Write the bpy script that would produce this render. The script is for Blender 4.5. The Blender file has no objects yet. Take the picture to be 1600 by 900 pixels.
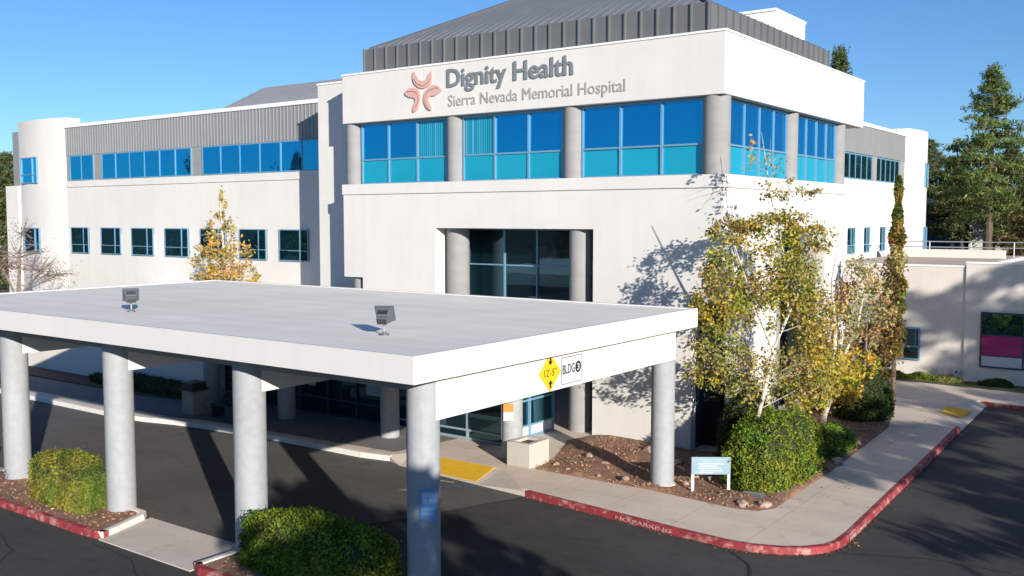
import bpy, bmesh, math, random
import numpy as np
from mathutils import Vector, noise as mnoise

R = math.radians
rnd = random.Random(7)
nrg = np.random.default_rng(11)
scene = bpy.context.scene
COL = scene.collection

# ------------------------------------------------------------------ camera, sky, sun, exposure
cam_d = bpy.data.cameras.new('camera'); cam = bpy.data.objects.new('camera', cam_d); COL.objects.link(cam)
cam.location = (0, 0, 7.0)
cam.rotation_euler = (R(90 - 4.094), 0, R(36.1))
cam_d.sensor_width = 36.0; cam_d.lens = 36.0 * 1523 / 1600
cam_d.clip_start = 0.1; cam_d.clip_end = 2000
scene.camera = cam

SUN_EL = R(15.4)
SUN_DIR = Vector((0.855 * math.cos(SUN_EL), -0.518 * math.cos(SUN_EL), math.sin(SUN_EL)))   # towards the sun
w = bpy.data.worlds.new('World'); scene.world = w; w.use_nodes = True
nt = w.node_tree; nt.nodes.clear()
sky = nt.nodes.new('ShaderNodeTexSky'); sky.sky_type = 'NISHITA'; sky.sun_disc = False
sky.sun_elevation = SUN_EL
sky.sun_rotation = math.atan2(SUN_DIR.x, SUN_DIR.y)
sky.altitude = 900; sky.air_density = 1.0; sky.dust_density = 0.1; sky.ozone_density = 2.2
bg = nt.nodes.new('ShaderNodeBackground'); bg.inputs[1].default_value = 0.075
wo = nt.nodes.new('ShaderNodeOutputWorld')
tint = nt.nodes.new('ShaderNodeMixRGB'); tint.blend_type = 'MULTIPLY'; tint.inputs[0].default_value = 1.0; tint.inputs[2].default_value = (0.62, 0.93, 1.30, 1)
nt.links.new(sky.outputs[0], tint.inputs[1]); nt.links.new(tint.outputs[0], bg.inputs[0]); nt.links.new(bg.outputs[0], wo.inputs[0])
sun_d = bpy.data.lights.new('sun', 'SUN'); sun_d.energy = 4.9; sun_d.angle = R(0.5); sun_d.color = (1.0, 0.93, 0.835)
sun = bpy.data.objects.new('sun', sun_d); COL.objects.link(sun)
sun.rotation_euler = SUN_DIR.to_track_quat('Z', 'Y').to_euler(); sun.location = (40, -30, 30)
scene.view_settings.view_transform = 'Standard'; scene.view_settings.look = 'None'
scene.view_settings.exposure = 0.52; scene.view_settings.gamma = 1.0
scene.cycles.max_bounces = 6; scene.cycles.diffuse_bounces = 2; scene.cycles.transparent_max_bounces = 8

# ------------------------------------------------------------------ materials
def newmat(name):
    m = bpy.data.materials.new(name); m.use_nodes = True
    n = m.node_tree.nodes; b = n['Principled BSDF']
    return m, m.node_tree, b

def coords(t, scale=(1, 1, 1)):
    tc = t.nodes.new('ShaderNodeNewGeometry'); mp = t.nodes.new('ShaderNodeMapping')
    t.links.new(tc.outputs['Position'], mp.inputs[0]); mp.inputs['Scale'].default_value = scale
    return mp.outputs[0]

def noise_col(t, b, c1, c2, scale, detail=4, vec=None, lo=0.35, hi=0.65, rough=0.6):
    n = t.nodes.new('ShaderNodeTexNoise'); n.inputs['Scale'].default_value = scale; n.inputs['Detail'].default_value = detail
    n.inputs['Roughness'].default_value = rough
    if vec is not None: t.links.new(vec, n.inputs['Vector'])
    r = t.nodes.new('ShaderNodeValToRGB'); r.color_ramp.elements[0].position = lo; r.color_ramp.elements[1].position = hi
    r.color_ramp.elements[0].color = (*c1, 1); r.color_ramp.elements[1].color = (*c2, 1)
    t.links.new(n.outputs[0], r.inputs[0])
    return r, n

def mult(t, a, bsock, f=1.0):
    m = t.nodes.new('ShaderNodeMixRGB'); m.blend_type = 'MULTIPLY'; m.inputs[0].default_value = f
    t.links.new(a, m.inputs[1]); t.links.new(bsock, m.inputs[2]); return m.outputs[0]

def add_bump(t, b, scale, strength, dist=0.01, vec=None, detail=5):
    n = t.nodes.new('ShaderNodeTexNoise'); n.inputs['Scale'].default_value = scale; n.inputs['Detail'].default_value = detail
    if vec is None: vec = coords(t)
    t.links.new(vec, n.inputs['Vector'])
    bp = t.nodes.new('ShaderNodeBump'); bp.inputs['Strength'].default_value = strength; bp.inputs['Distance'].default_value = dist
    t.links.new(n.outputs[0], bp.inputs['Height']); t.links.new(bp.outputs[0], b.inputs['Normal'])

def surf(name, c, rough=0.8, var=0.06, vscale=1.5, bump=0.0, bscale=60, stretch=(1, 1, 1), metal=0.0, spec=0.5, var2=0.0, v2scale=20, streak=0.0):
    m, t, b = newmat(name)
    vec = coords(t, stretch)
    c = Vector(c)
    r, _ = noise_col(t, b, tuple(c * (1 - var)), tuple(c * (1 + var * 0.6)), vscale, 5, vec)
    out = r.outputs[0]
    if var2:
        r2, _ = noise_col(t, b, (1 - var2,) * 3, (1, 1, 1), v2scale, 3, coords(t), 0.4, 0.6)
        out = mult(t, out, r2.outputs[0])
    if streak:
        r3, _ = noise_col(t, b, (1 - streak,) * 3, (1, 1, 1), 1.0, 4, coords(t, (3.0, 3.0, 0.25)), 0.3, 0.6)
        out = mult(t, out, r3.outputs[0])
    t.links.new(out, b.inputs['Base Color'])
    b.inputs['Roughness'].default_value = rough; b.inputs['Metallic'].default_value = metal
    b.inputs['Specular IOR Level'].default_value = spec
    if bump: add_bump(t, b, bscale, bump)
    return m

M = {}
M['stucco'] = surf('stucco', (0.70, 0.675, 0.635), 0.9, 0.035, 0.5, 0.25, 90, spec=0.2, streak=0.035)
M['canopy_white'] = surf('canopy_white', (0.71, 0.69, 0.655), 0.85, 0.02, 0.8, 0.12, 90, spec=0.25, streak=0.03)
M['cap'] = surf('coping', (0.85, 0.84, 0.82), 0.6, 0.02, 1)
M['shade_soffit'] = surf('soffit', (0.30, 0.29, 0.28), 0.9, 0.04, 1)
M['column'] = surf('column_grey', (0.365, 0.38, 0.395), 0.8, 0.07, 0.9, 0.3, 50, stretch=(1, 1, 0.5), var2=0.08, v2scale=6, streak=0.10)
M['concrete_col'] = surf('concrete_column', (0.29, 0.288, 0.283), 0.9, 0.08, 1.2, 0.35, 70, stretch=(1, 1, 2.5), streak=0.05)
M['metal_band'] = surf('metal_band', (0.32, 0.33, 0.335), 0.45, 0.04, 0.6, spec=0.5, metal=0.25, streak=0.05)
M['metal_dark'] = surf('roof_panel', (0.165, 0.168, 0.172), 0.5, 0.07, 0.8, spec=0.45, metal=0.2, streak=0.12)
M['metal_roof'] = surf('roof_sheet', (0.235, 0.245, 0.25), 0.55, 0.08, 0.9, metal=0.2, var2=0.06, v2scale=3)
M['roof_trim'] = surf('roof_trim', (0.07, 0.075, 0.085), 0.5, 0.05)
M['frame'] = surf('frame_blue', (0.18, 0.35, 0.49), 0.4, 0.03, 3, metal=0.2)
M['frame_dark'] = surf('frame_dark', (0.03, 0.06, 0.10), 0.4, 0.05, 3, metal=0.2)
M['frame_light'] = surf('frame_pale', (0.32, 0.40, 0.45), 0.45, 0.04, 3, metal=0.2)
M['letters'] = surf('letter_grey', (0.19, 0.215, 0.23), 0.5, 0.05, 4)
M['letters2'] = surf('letter_taupe', (0.38, 0.36, 0.34), 0.55, 0.05, 4)
M['logo'] = surf('logo_salmon', (0.66, 0.40, 0.35), 0.5, 0.06, 4)
M['logo_dark'] = surf('logo_shadow_line', (0.45, 0.20, 0.17), 0.5, 0.06, 4)
M['black'] = surf('black_paint', (0.02, 0.02, 0.02), 0.5, 0.1)
M['yellow'] = surf('sign_yellow', (0.80, 0.50, 0.015), 0.4, 0.04, 3)
M['sign_white'] = surf('sign_white', (0.60, 0.62, 0.66), 0.4, 0.03, 3)
M['sign_pale'] = surf('sign_pale_blue', (0.25, 0.36, 0.43), 0.4, 0.05, 4)
M['sign_line'] = surf('sign_print', (0.30, 0.45, 0.52), 0.5, 0.05, 4)
M['sign_blue'] = surf('sign_blue', (0.10, 0.30, 0.62), 0.4, 0.05, 4)
M['orange'] = surf('sign_orange', (0.80, 0.22, 0.02), 0.5, 0.05, 4)
M['fixture'] = surf('fixture_grey', (0.14, 0.155, 0.17), 0.45, 0.08, 8, metal=0.3)
M['fixture_dark'] = surf('fixture_dark', (0.03, 0.035, 0.04), 0.5, 0.08, 8)
M['steel'] = surf('galvanised', (0.45, 0.47, 0.48), 0.4, 0.08, 6, metal=0.6)
M['planter'] = surf('planter_stucco', (0.52, 0.48, 0.42), 0.9, 0.06, 2, 0.3, 60, streak=0.06)
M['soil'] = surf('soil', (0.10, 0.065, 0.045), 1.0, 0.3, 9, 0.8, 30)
M['mulch'] = surf('mulch', (0.36, 0.20, 0.13), 1.0, 0.30, 3.0, 1.0, 45, var2=0.45, v2scale=28)
M['rock'] = surf('rock', (0.40, 0.29, 0.22), 0.95, 0.25, 5, 0.8, 22)
M['white_box'] = surf('penthouse_white', (0.82, 0.82, 0.80), 0.85, 0.02, 1, 0.1)
M['annex'] = surf('annex_stucco', (0.70, 0.65, 0.59), 0.92, 0.04, 0.5, 0.25, 80, streak=0.05)
M['annex_roof'] = surf('annex_roof', (0.50, 0.40, 0.32), 0.95, 0.12, 0.4, 0.2, 30)
M['bark_white'] = surf('bark_birch', (0.58, 0.52, 0.44), 0.9, 0.35, 6, 0.6, 30, stretch=(1, 1, 3))
M['bark_twig'] = surf('bark_twig', (0.36, 0.29, 0.23), 0.9, 0.3, 6)
M['bark'] = surf('bark', (0.13, 0.095, 0.07), 0.95, 0.3, 6, 0.8, 25, stretch=(2, 2, 0.5))
M['bark_grey'] = surf('bark_grey', (0.22, 0.17, 0.15), 0.95, 0.3, 6, 0.6, 25)
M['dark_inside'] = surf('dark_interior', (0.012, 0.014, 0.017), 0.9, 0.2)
M['bin_stone'] = surf('bin_panel', (0.30, 0.28, 0.25), 0.9, 0.15, 8, 0.4)
M['grass'] = surf('dry_grass', (0.10, 0.11, 0.035), 1.0, 0.35, 0.6, 0.6, 20, var2=0.3, v2scale=14)
M['far_white'] = surf('far_wall_white', (0.66, 0.65, 0.62), 0.9, 0.05, 0.4)
M['far_shade'] = surf('far_wall_shade', (0.07, 0.07, 0.075), 0.9, 0.15, 0.4)  # facade lying in shadow, the shade painted in as a dark wall colour
M['far_roof'] = surf('far_roof', (0.42, 0.44, 0.47), 0.7, 0.06, 0.4)

def asphalt(name, c, patch=0.18):
    m, t, b = newmat(name)
    c = Vector(c)
    r1, _ = noise_col(t, b, tuple(c * 0.86), tuple(c * 1.14), 0.35, 6, coords(t), 0.3, 0.7)
    r2, _ = noise_col(t, b, (0.72,) * 3, (1.3, 1.28, 1.25), 55, 2, coords(t), 0.3, 0.7)
    r3, _ = noise_col(t, b, (1 - patch,) * 3, (1, 1, 1), 1.6, 5, coords(t, (1, 2.2, 1)), 0.35, 0.5)
    o = mult(t, mult(t, r1.outputs[0], r2.outputs[0]), r3.outputs[0])
    v = t.nodes.new('ShaderNodeTexVoronoi'); v.inputs['Scale'].default_value = .55; v.inputs['Randomness'].default_value = 1; t.links.new(coords(t), v.inputs['Vector'])
    rv = t.nodes.new('ShaderNodeValToRGB'); rv.color_ramp.elements[0].position = .02; rv.color_ramp.elements[0].color = (.62, .62, .62, 1); rv.color_ramp.elements[1].position = .12; rv.color_ramp.elements[1].color = (1, 1, 1, 1)
    t.links.new(v.outputs['Distance'], rv.inputs[0]); o = mult(t, o, rv.outputs[0])
    r4, _ = noise_col(t, b, (.84,) * 3, (1.12, 1.10, 1.08), 0.12, 4, coords(t, (.35, 1.6, 1)), 0.35, 0.65); o = mult(t, o, r4.outputs[0])
    r5, _ = noise_col(t, b, (1,) * 3, (1.8, 1.75, 1.6), 30, 1, coords(t), 0.70, 0.74); o = mult(t, o, r5.outputs[0])
    t.links.new(o, b.inputs['Base Color']); b.inputs['Roughness'].default_value = 0.88; b.inputs['Specular IOR Level'].default_value = 0.3
    add_bump(t, b, 110, 0.5, 0.008)
    return m
M['asphalt'] = asphalt('asphalt', (0.064, 0.063, 0.062))
M['drive'] = asphalt('asphalt_old', (0.108, 0.103, 0.098), 0.12)
M['crack'] = surf('crack_tar', (0.018, 0.018, 0.019), 0.8, 0.2)

def concrete(name, c, joints=True, warm=0.0, ox=0.0, oy=0.0):
    m, t, b = newmat(name); c = Vector(c)
    r1, _ = noise_col(t, b, tuple(c * 0.90), tuple(c * 1.06), 0.8, 6, coords(t), 0.3, 0.7)
    r2, _ = noise_col(t, b, (0.88,) * 3, (1.04,) * 3, 40, 2, coords(t), 0.35, 0.65)
    r3, _ = noise_col(t, b, (0.80, 0.78, 0.75), (1, 1, 1), 2.2, 6, coords(t), 0.28, 0.42)
    o = mult(t, mult(t, r1.outputs[0], r2.outputs[0]), r3.outputs[0])
    if joints:
        br = t.nodes.new('ShaderNodeTexBrick'); br.offset = 0.0; br.inputs['Scale'].default_value = 1.0
        br.inputs['Brick Width'].default_value = 1.83; br.inputs['Row Height'].default_value = 1.83
        br.inputs['Mortar Size'].default_value = 0.010; br.inputs['Mortar Smooth'].default_value = 0.3
        br.inputs['Color1'].default_value = (1, 1, 1, 1); br.inputs['Color2'].default_value = (0.94, 0.94, 0.93, 1); br.inputs['Mortar'].default_value = (0.70, 0.67, 0.63, 1)
        g = t.nodes.new('ShaderNodeNewGeometry'); mp = t.nodes.new('ShaderNodeMapping'); mp.inputs['Location'].default_value = (ox, oy, 0)
        t.links.new(g.outputs['Position'], mp.inputs[0]); t.links.new(mp.outputs[0], br.inputs['Vector'])
        o = mult(t, o, br.outputs[0])
    t.links.new(o, b.inputs['Base Color']); b.inputs['Roughness'].default_value = 0.92; b.inputs['Specular IOR Level'].default_value = 0.25
    add_bump(t, b, 70, 0.25, 0.006)
    return m
M['sidewalk'] = concrete('sidewalk_concrete', (0.74, 0.62, 0.515), True, ox=0.6, oy=-0.45)
M['concrete'] = concrete('plain_concrete', (0.66, 0.58, 0.50), False)
M['kerb_pale'] = concrete('kerb_concrete', (0.76, 0.72, 0.66), False)
M['tactile'] = surf('tactile_yellow', (0.80, 0.47, 0.02), 0.7, 0.08, 5, 0.4, 60)

def worn_paint(name, c, under, lo, hi, scale=7):
    m, t, b = newmat(name)
    r, n = noise_col(t, b, under, c, scale, 6, coords(t), lo, hi, 0.7)
    r2, _ = noise_col(t, b, (0.7,) * 3, (1.1,) * 3, 2.5, 4, coords(t), 0.3, 0.7)
    t.links.new(mult(t, r.outputs[0], r2.outputs[0]), b.inputs['Base Color']); b.inputs['Roughness'].default_value = 0.7
    add_bump(t, b, 60, 0.3, 0.006)
    return m
M['red_kerb'] = worn_paint('kerb_red', (0.31, 0.035, 0.042), (0.52, 0.28, 0.24), 0.34, 0.50, 4)
M['white_line'] = worn_paint('line_white', (0.50, 0.50, 0.50), (0.08, 0.08, 0.08), 0.38, 0.5, 9)
M['blue_line'] = worn_paint('line_blue', (0.07, 0.15, 0.32), (0.06, 0.06, 0.065), 0.38, 0.5, 9)
M['kerb_text'] = worn_paint('kerb_letters', (0.55, 0.33, 0.30), (0.45, 0.10, 0.09), 0.36, 0.5, 14)

# canopy roof membrane: faint streaks
m, t, b = newmat('membrane')
r1, _ = noise_col(t, b, (0.82, 0.775, 0.685), (0.92, 0.87, 0.775), 1.0, 6, coords(t, (0.22, 1.6, 1)), 0.3, 0.7)
r2, _ = noise_col(t, b, (0.93,) * 3, (1.02,) * 3, 0.5, 3, coords(t), 0.35, 0.65)
br = t.nodes.new('ShaderNodeTexBrick'); br.offset = 0; br.inputs['Scale'].default_value = 1; br.inputs['Brick Width'].default_value = 40; br.inputs['Row Height'].default_value = 0.95
br.inputs['Mortar Size'].default_value = 0.012; br.inputs['Color1'].default_value = br.inputs['Color2'].default_value = (1, 1, 1, 1); br.inputs['Mortar'].default_value = (0.88, 0.88, 0.87, 1)
t.links.new(coords(t), br.inputs['Vector'])
t.links.new(mult(t, mult(t, r1.outputs[0], r2.outputs[0]), br.outputs[0]), b.inputs['Base Color']); b.inputs['Roughness'].default_value = 0.8
M['membrane'] = m

def glass(name, tint, body, k=0.7, rough=0.02):
    """coated reflective glass: a tinted mirror film over a dark coloured body"""
    m, t, b = newmat(name)
    b.inputs['Base Color'].default_value = (*body, 1); b.inputs['Roughness'].default_value = 0.25
    b.inputs['Specular IOR Level'].default_value = 0.5
    g = t.nodes.new('ShaderNodeBsdfGlossy'); g.inputs['Color'].default_value = (*tint, 1); g.inputs['Roughness'].default_value = rough
    mx = t.nodes.new('ShaderNodeMixShader'); mx.inputs[0].default_value = k
    t.links.new(b.outputs[0], mx.inputs[1]); t.links.new(g.outputs[0], mx.inputs[2])
    n = t.nodes.new('ShaderNodeTexNoise'); n.inputs['Scale'].default_value = 0.7
    bp = t.nodes.new('ShaderNodeBump'); bp.inputs['Strength'].default_value = 0.10; bp.inputs['Distance'].default_value = 0.08
    t.links.new(coords(t), n.inputs['Vector']); t.links.new(n.outputs[0], bp.inputs['Height']); t.links.new(bp.outputs[0], g.inputs['Normal'])
    t.links.new(mx.outputs[0], t.nodes['Material Output'].inputs[0])
    return m
M['glass_blue'] = glass('glass_blue', (0.02, 0.42, 0.78), (0.0, 0.06, 0.20), 0.75)
M['glass_teal'] = glass('glass_teal', (0.10, 0.40, 0.50), (0.01, 0.34, 0.50), 0.20, 0.1)
M['glass_dark'] = glass('glass_dark', (0.10, 0.20, 0.26), (0.004, 0.02, 0.03), 0.6)
M['glass_low'] = glass('glass_low', (0.12, 0.34, 0.44), (0.004, 0.035, 0.055), 0.7)
M['curtain'] = glass('curtain_teal', (0.05, 0.30, 0.45), (0.01, 0.22, 0.33), 0.25, 0.15)
M['film_magenta'] = glass('film_magenta', (0.3, 0.2, 0.3), (0.42, 0.03, 0.16), 0.15, 0.1)
M['film_white'] = glass('film_white', (0.4, 0.4, 0.45), (0.55, 0.57, 0.62), 0.1, 0.1)

def leafmat(name, cols, trans=0.3):
    m, t, b = newmat(name)
    g = t.nodes.new('ShaderNodeNewGeometry')
    r = t.nodes.new('ShaderNodeValToRGB'); r.color_ramp.interpolation = 'LINEAR'
    e = r.color_ramp.elements
    e[0].color = (*cols[0], 1); e[1].color = (*cols[-1], 1)
    for i, c in enumerate(cols[1:-1]):
        x = e.new((i + 1) / (len(cols) - 1)); x.color = (*c, 1)
    t.links.new(g.outputs['Random Per Island'], r.inputs[0])
    r2, _ = noise_col(t, b, (0.62, 0.66, 0.66), (1.42, 1.34, 1.12), 2.6, 3, coords(t), 0.36, 0.62)
    o = mult(t, r.outputs[0], r2.outputs[0])
    r3, _ = noise_col(t, b, (0.72, 0.95, 0.8), (1.20, 0.98, 1.0), 1.1, 2, coords(t, (1.1, .9, 1.3)), 0.38, 0.62)
    o = mult(t, o, r3.outputs[0])
    t.links.new(o, b.inputs['Base Color']); b.inputs['Roughness'].default_value = 0.6; b.inputs['Specular IOR Level'].default_value = 0.25
    tr = t.nodes.new('ShaderNodeBsdfTranslucent'); t.links.new(o, tr.inputs[0])
    mx = t.nodes.new('ShaderNodeMixShader'); mx.inputs[0].default_value = trans
    t.links.new(b.outputs[0], mx.inputs[1]); t.links.new(tr.outputs[0], mx.inputs[2]); t.links.new(mx.outputs[0], t.nodes['Material Output'].inputs[0])
    return m
M['leaf_olive'] = leafmat('leaf_olive', [(0.16, 0.18, 0.03), (0.34, 0.33, 0.06), (0.46, 0.38, 0.08), (0.24, 0.28, 0.05), (0.46, 0.30, 0.08)])
M['leaf_mix'] = leafmat('leaf_mix', [(0.30, 0.28, 0.08), (0.20, 0.22, 0.05), (0.46, 0.40, 0.20), (0.36, 0.24, 0.08)])
M['leaf_pale'] = leafmat('leaf_pale', [(0.52, 0.40, 0.24), (0.44, 0.30, 0.14), (0.38, 0.30, 0.12), (0.58, 0.48, 0.34)])
M['leaf_yellow'] = leafmat('leaf_yellow', [(0.58, 0.43, 0.06), (0.44, 0.42, 0.07), (0.60, 0.36, 0.06), (0.30, 0.32, 0.05)])
M['leaf_brown'] = leafmat('leaf_brown', [(0.10, 0.08, 0.03), (0.18, 0.12, 0.05), (0.07, 0.08, 0.025), (0.26, 0.14, 0.07)])
M['leaf_gold'] = leafmat('leaf_gold', [(0.60, 0.42, 0.15), (0.50, 0.30, 0.08), (0.36, 0.30, 0.08), (0.66, 0.50, 0.26)])
M['leaf_hedge'] = leafmat('leaf_hedge', [(0.09, 0.17, 0.02), (0.17, 0.27, 0.03), (0.26, 0.33, 0.04), (0.07, 0.11, 0.015)])
M['leaf_hedge_y'] = leafmat('leaf_hedge_yellowish', [(0.14, 0.17, 0.03), (0.22, 0.25, 0.05), (0.10, 0.14, 0.02), (0.26, 0.22, 0.06)])
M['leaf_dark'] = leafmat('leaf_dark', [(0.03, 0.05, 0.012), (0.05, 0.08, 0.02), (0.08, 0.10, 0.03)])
M['leaf_cyp'] = leafmat('leaf_cypress', [(0.12, 0.16, 0.03), (0.18, 0.22, 0.04), (0.22, 0.14, 0.05), (0.10, 0.12, 0.03)])
M['leaf_red'] = leafmat('leaf_red', [(0.35, 0.10, 0.05), (0.28, 0.12, 0.06), (0.40, 0.18, 0.08)])
M['needle'] = leafmat('needle', [(0.07, 0.12, 0.04), (0.14, 0.19, 0.06), (0.21, 0.25, 0.08), (0.08, 0.12, 0.04)], 0.15)
M['needle_far'] = leafmat('needle_far', [(0.05, 0.08, 0.035), (0.09, 0.12, 0.05), (0.15, 0.15, 0.06)], 0.15)
M['needle_warm'] = leafmat('needle_warm', [(0.10, 0.10, 0.04), (0.14, 0.11, 0.05), (0.07, 0.08, 0.03), (0.20, 0.12, 0.06)], 0.15)
M['chips'] = leafmat('mulch_chip', [(0.46, 0.25, 0.17), (0.30, 0.16, 0.11), (0.56, 0.36, 0.25), (0.16, 0.09, 0.06)], 0.0)
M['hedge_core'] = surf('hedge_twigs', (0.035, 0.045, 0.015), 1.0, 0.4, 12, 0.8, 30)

# ------------------------------------------------------------------ mesh helpers
class MB:
    def __init__(s): s.v = []; s.f = []; s.m = []; s.mats = []
    def mi(s, mat):
        if mat not in s.mats: s.mats.append(mat)
        return s.mats.index(mat)
    def add(s, vs, fs, mat=None):
        k = len(s.v); s.v += [tuple(p) for p in vs]; i = s.mi(mat) if mat else 0
        for f in fs: s.f.append(tuple(k + a for a in f)); s.m.append(i)
    def box(s, x0, x1, y0, y1, z0, z1, mat=None):
        vs = [(x0, y0, z0), (x1, y0, z0), (x1, y1, z0), (x0, y1, z0), (x0, y0, z1), (x1, y0, z1), (x1, y1, z1), (x0, y1, z1)]
        s.add(vs, [(0, 3, 2, 1), (4, 5, 6, 7), (0, 1, 5, 4), (1, 2, 6, 5), (2, 3, 7, 6), (3, 0, 4, 7)], mat); return s
    def fbox(s, o, u, n, a0, a1, d0, d1, z0, z1, mat=None):
        """box in a wall frame: a along u, d along outward normal n"""
        P = lambda a, d, z: (o[0] + u[0] * a + n[0] * d, o[1] + u[1] * a + n[1] * d, z)
        vs = [P(a0, d0, z0), P(a1, d0, z0), P(a1, d1, z0), P(a0, d1, z0), P(a0, d0, z1), P(a1, d0, z1), P(a1, d1, z1), P(a0, d1, z1)]
        s.add(vs, [(0, 3, 2, 1), (4, 5, 6, 7), (0, 1, 5, 4), (1, 2, 6, 5), (2, 3, 7, 6), (3, 0, 4, 7)], mat); return s
    def prism(s, pts, z0, z1, mat=None):
        n = len(pts); vs = [(p[0], p[1], z0) for p in pts] + [(p[0], p[1], z1) for p in pts]
        s.add(vs, [tuple(range(n - 1, -1, -1)), tuple(range(n, 2 * n))] + [(i, (i + 1) % n, n + (i + 1) % n, n + i) for i in range(n)], mat); return s
    def cyl(s, cx, cy, r, z0, z1, seg=28, r1=None, mat=None):
        r1 = r if r1 is None else r1
        vs = [(cx + r * math.cos(2 * math.pi * i / seg), cy + r * math.sin(2 * math.pi * i / seg), z0) for i in range(seg)]
        vs += [(cx + r1 * math.cos(2 * math.pi * i / seg), cy + r1 * math.sin(2 * math.pi * i / seg), z1) for i in range(seg)]
        s.add(vs, [tuple(range(seg - 1, -1, -1)), tuple(range(seg, 2 * seg))] + [(i, (i + 1) % seg, seg + (i + 1) % seg, seg + i) for i in range(seg)], mat); return s
    def tube(s, pts, seg=6, mat=None):
        """pts (x,y,z,r)"""
        P = [Vector(p[:3]) for p in pts]; k = len(s.v); n = len(P)
        ref = Vector((0.3, 0.5, 0.8)).normalized()
        vs = []
        for i, p in enumerate(P):
            d = (P[min(i + 1, n - 1)] - P[max(i - 1, 0)]).normalized()
            if abs(d.dot(ref)) > 0.95: ref = Vector((1, 0, 0))
            a = d.cross(ref).normalized(); b2 = d.cross(a)
            for j in range(seg):
                t = 2 * math.pi * j / seg; q = p + (a * math.cos(t) + b2 * math.sin(t)) * pts[i][3]; vs.append(tuple(q))
        fs = []
        for i in range(n - 1):
            for j in range(seg): fs.append((i * seg + j, i * seg + (j + 1) % seg, (i + 1) * seg + (j + 1) % seg, (i + 1) * seg + j))
        fs.append(tuple(range(seg - 1, -1, -1))); fs.append(tuple((n - 1) * seg + j for j in range(seg)))
        s.add(vs, fs, mat); return s
    def build(s, name, mat=None, parent=None, smooth=False, bevel=0.0, loc=None):
        me = bpy.data.meshes.new(name)
        off = Vector((0, 0, 0))
        if parent is not None: off = world_loc(parent)
        elif loc is not None: off = Vector(loc)
        elif s.v:
            a = np.array(s.v); mn = a.min(0); mx = a.max(0); off = Vector(((mn[0] + mx[0]) / 2, (mn[1] + mx[1]) / 2, mn[2]))
        me.from_pydata([(v[0] - off[0], v[1] - off[1], v[2] - off[2]) for v in s.v], [], s.f)
        mats = s.mats if s.mats else [mat]
        for q in mats: me.materials.append(q)
        if len(s.mats) > 1: me.polygons.foreach_set('material_index', s.m)
        if smooth: me.polygons.foreach_set('use_smooth', [True] * len(me.polygons))
        me.update()
        if smooth:
            try: me.set_sharp_from_angle(angle=R(40))
            except Exception: pass
        o = bpy.data.objects.new(name, me); COL.objects.link(o)
        if parent is not None: o.parent = parent; o.location = (0, 0, 0)
        else: o.location = off
        if bevel:
            bv = o.modifiers.new('bevel', 'BEVEL'); bv.width = bevel; bv.segments = 2; bv.limit_method = 'ANGLE'; bv.angle_limit = R(50)
        return o

def world_loc(o):
    v = Vector(o.location); p = o.parent
    while p is not None: v += Vector(p.location); p = p.parent
    return v

def tag(o, label=None, cat=None, group=None, kind=None):
    if label: o['label'] = label
    if cat: o['category'] = cat
    if group: o['group'] = group
    if kind: o['kind'] = kind
    return o

def thing(name, label, cat, loc, group=None):
    e = bpy.data.objects.new(name, None); COL.objects.link(e); e.location = loc; e.empty_display_size = 0.3
    return tag(e, label, cat, group)

def struct(o): o['kind'] = 'structure'; return o

def card_mesh(name, C, S, mats, midx=None, normal=None, jitter=1.0, aspect=0.6, parent=None, rng=nrg, fold=0.0):
    """many small leaf faces; C (N,3) centres, S (N,) sizes. normal (N,3) optional preferred normals"""
    N = len(C)
    a = rng.normal(size=(N, 3))
    nrm = a / np.linalg.norm(a, axis=1, keepdims=True)
    if normal is not None:
        nrm = normal + nrm * jitter; nrm /= np.linalg.norm(nrm, axis=1, keepdims=True)
    b_ = rng.normal(size=(N, 3)); u = np.cross(nrm, b_); u /= np.linalg.norm(u, axis=1, keepdims=True); v = np.cross(nrm, u)
    S = S[:, None]
    P = np.stack([C - u * S, C + v * S * aspect - u * S * 0.1, C + u * S, C - v * S * aspect - u * S * 0.1], axis=1).reshape(-1, 3)
    off = np.array(world_loc(parent)) if parent is not None else np.zeros(3)
    P = P - off
    me = bpy.data.meshes.new(name)
    me.vertices.add(4 * N); me.vertices.foreach_set('co', P.astype(np.float32).ravel())
    me.loops.add(4 * N); me.loops.foreach_set('vertex_index', np.arange(4 * N, dtype=np.int32))
    me.polygons.add(N); me.polygons.foreach_set('loop_start', np.arange(0, 4 * N, 4, dtype=np.int32)); me.polygons.foreach_set('loop_total', np.full(N, 4, dtype=np.int32))
    for q in mats: me.materials.append(q)
    if midx is not None: me.polygons.foreach_set('material_index', np.asarray(midx, dtype=np.int32))
    me.update(calc_edges=True)
    o = bpy.data.objects.new(name, me); COL.objects.link(o)
    if parent is not None: o.parent = parent
    return o

# ------------------------------------------------------------------ ground, roads, pavements
def sheet(name, pts, z, mat):
    mb = MB(); mb.add([(p[0], p[1], z) for p in pts], [tuple(range(len(pts)))], mat); return struct(mb.build(name))
sheet('ground', [(-700, -500), (500, -500), (500, 900), (-700, 900)], -0.03, M['grass'])
sheet('road', [(-75, -60), (55, -60), (55, 39.5), (-75, 39.5)], 0.0, M['asphalt'])
sheet('driveway', [(-75, 13.12), (-17.0, 13.12), (-15.2, 16.4), (-13.95, 19.6), (-13.95, 20.6), (-75, 20.6)], 0.004, M['drive'])

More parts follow.
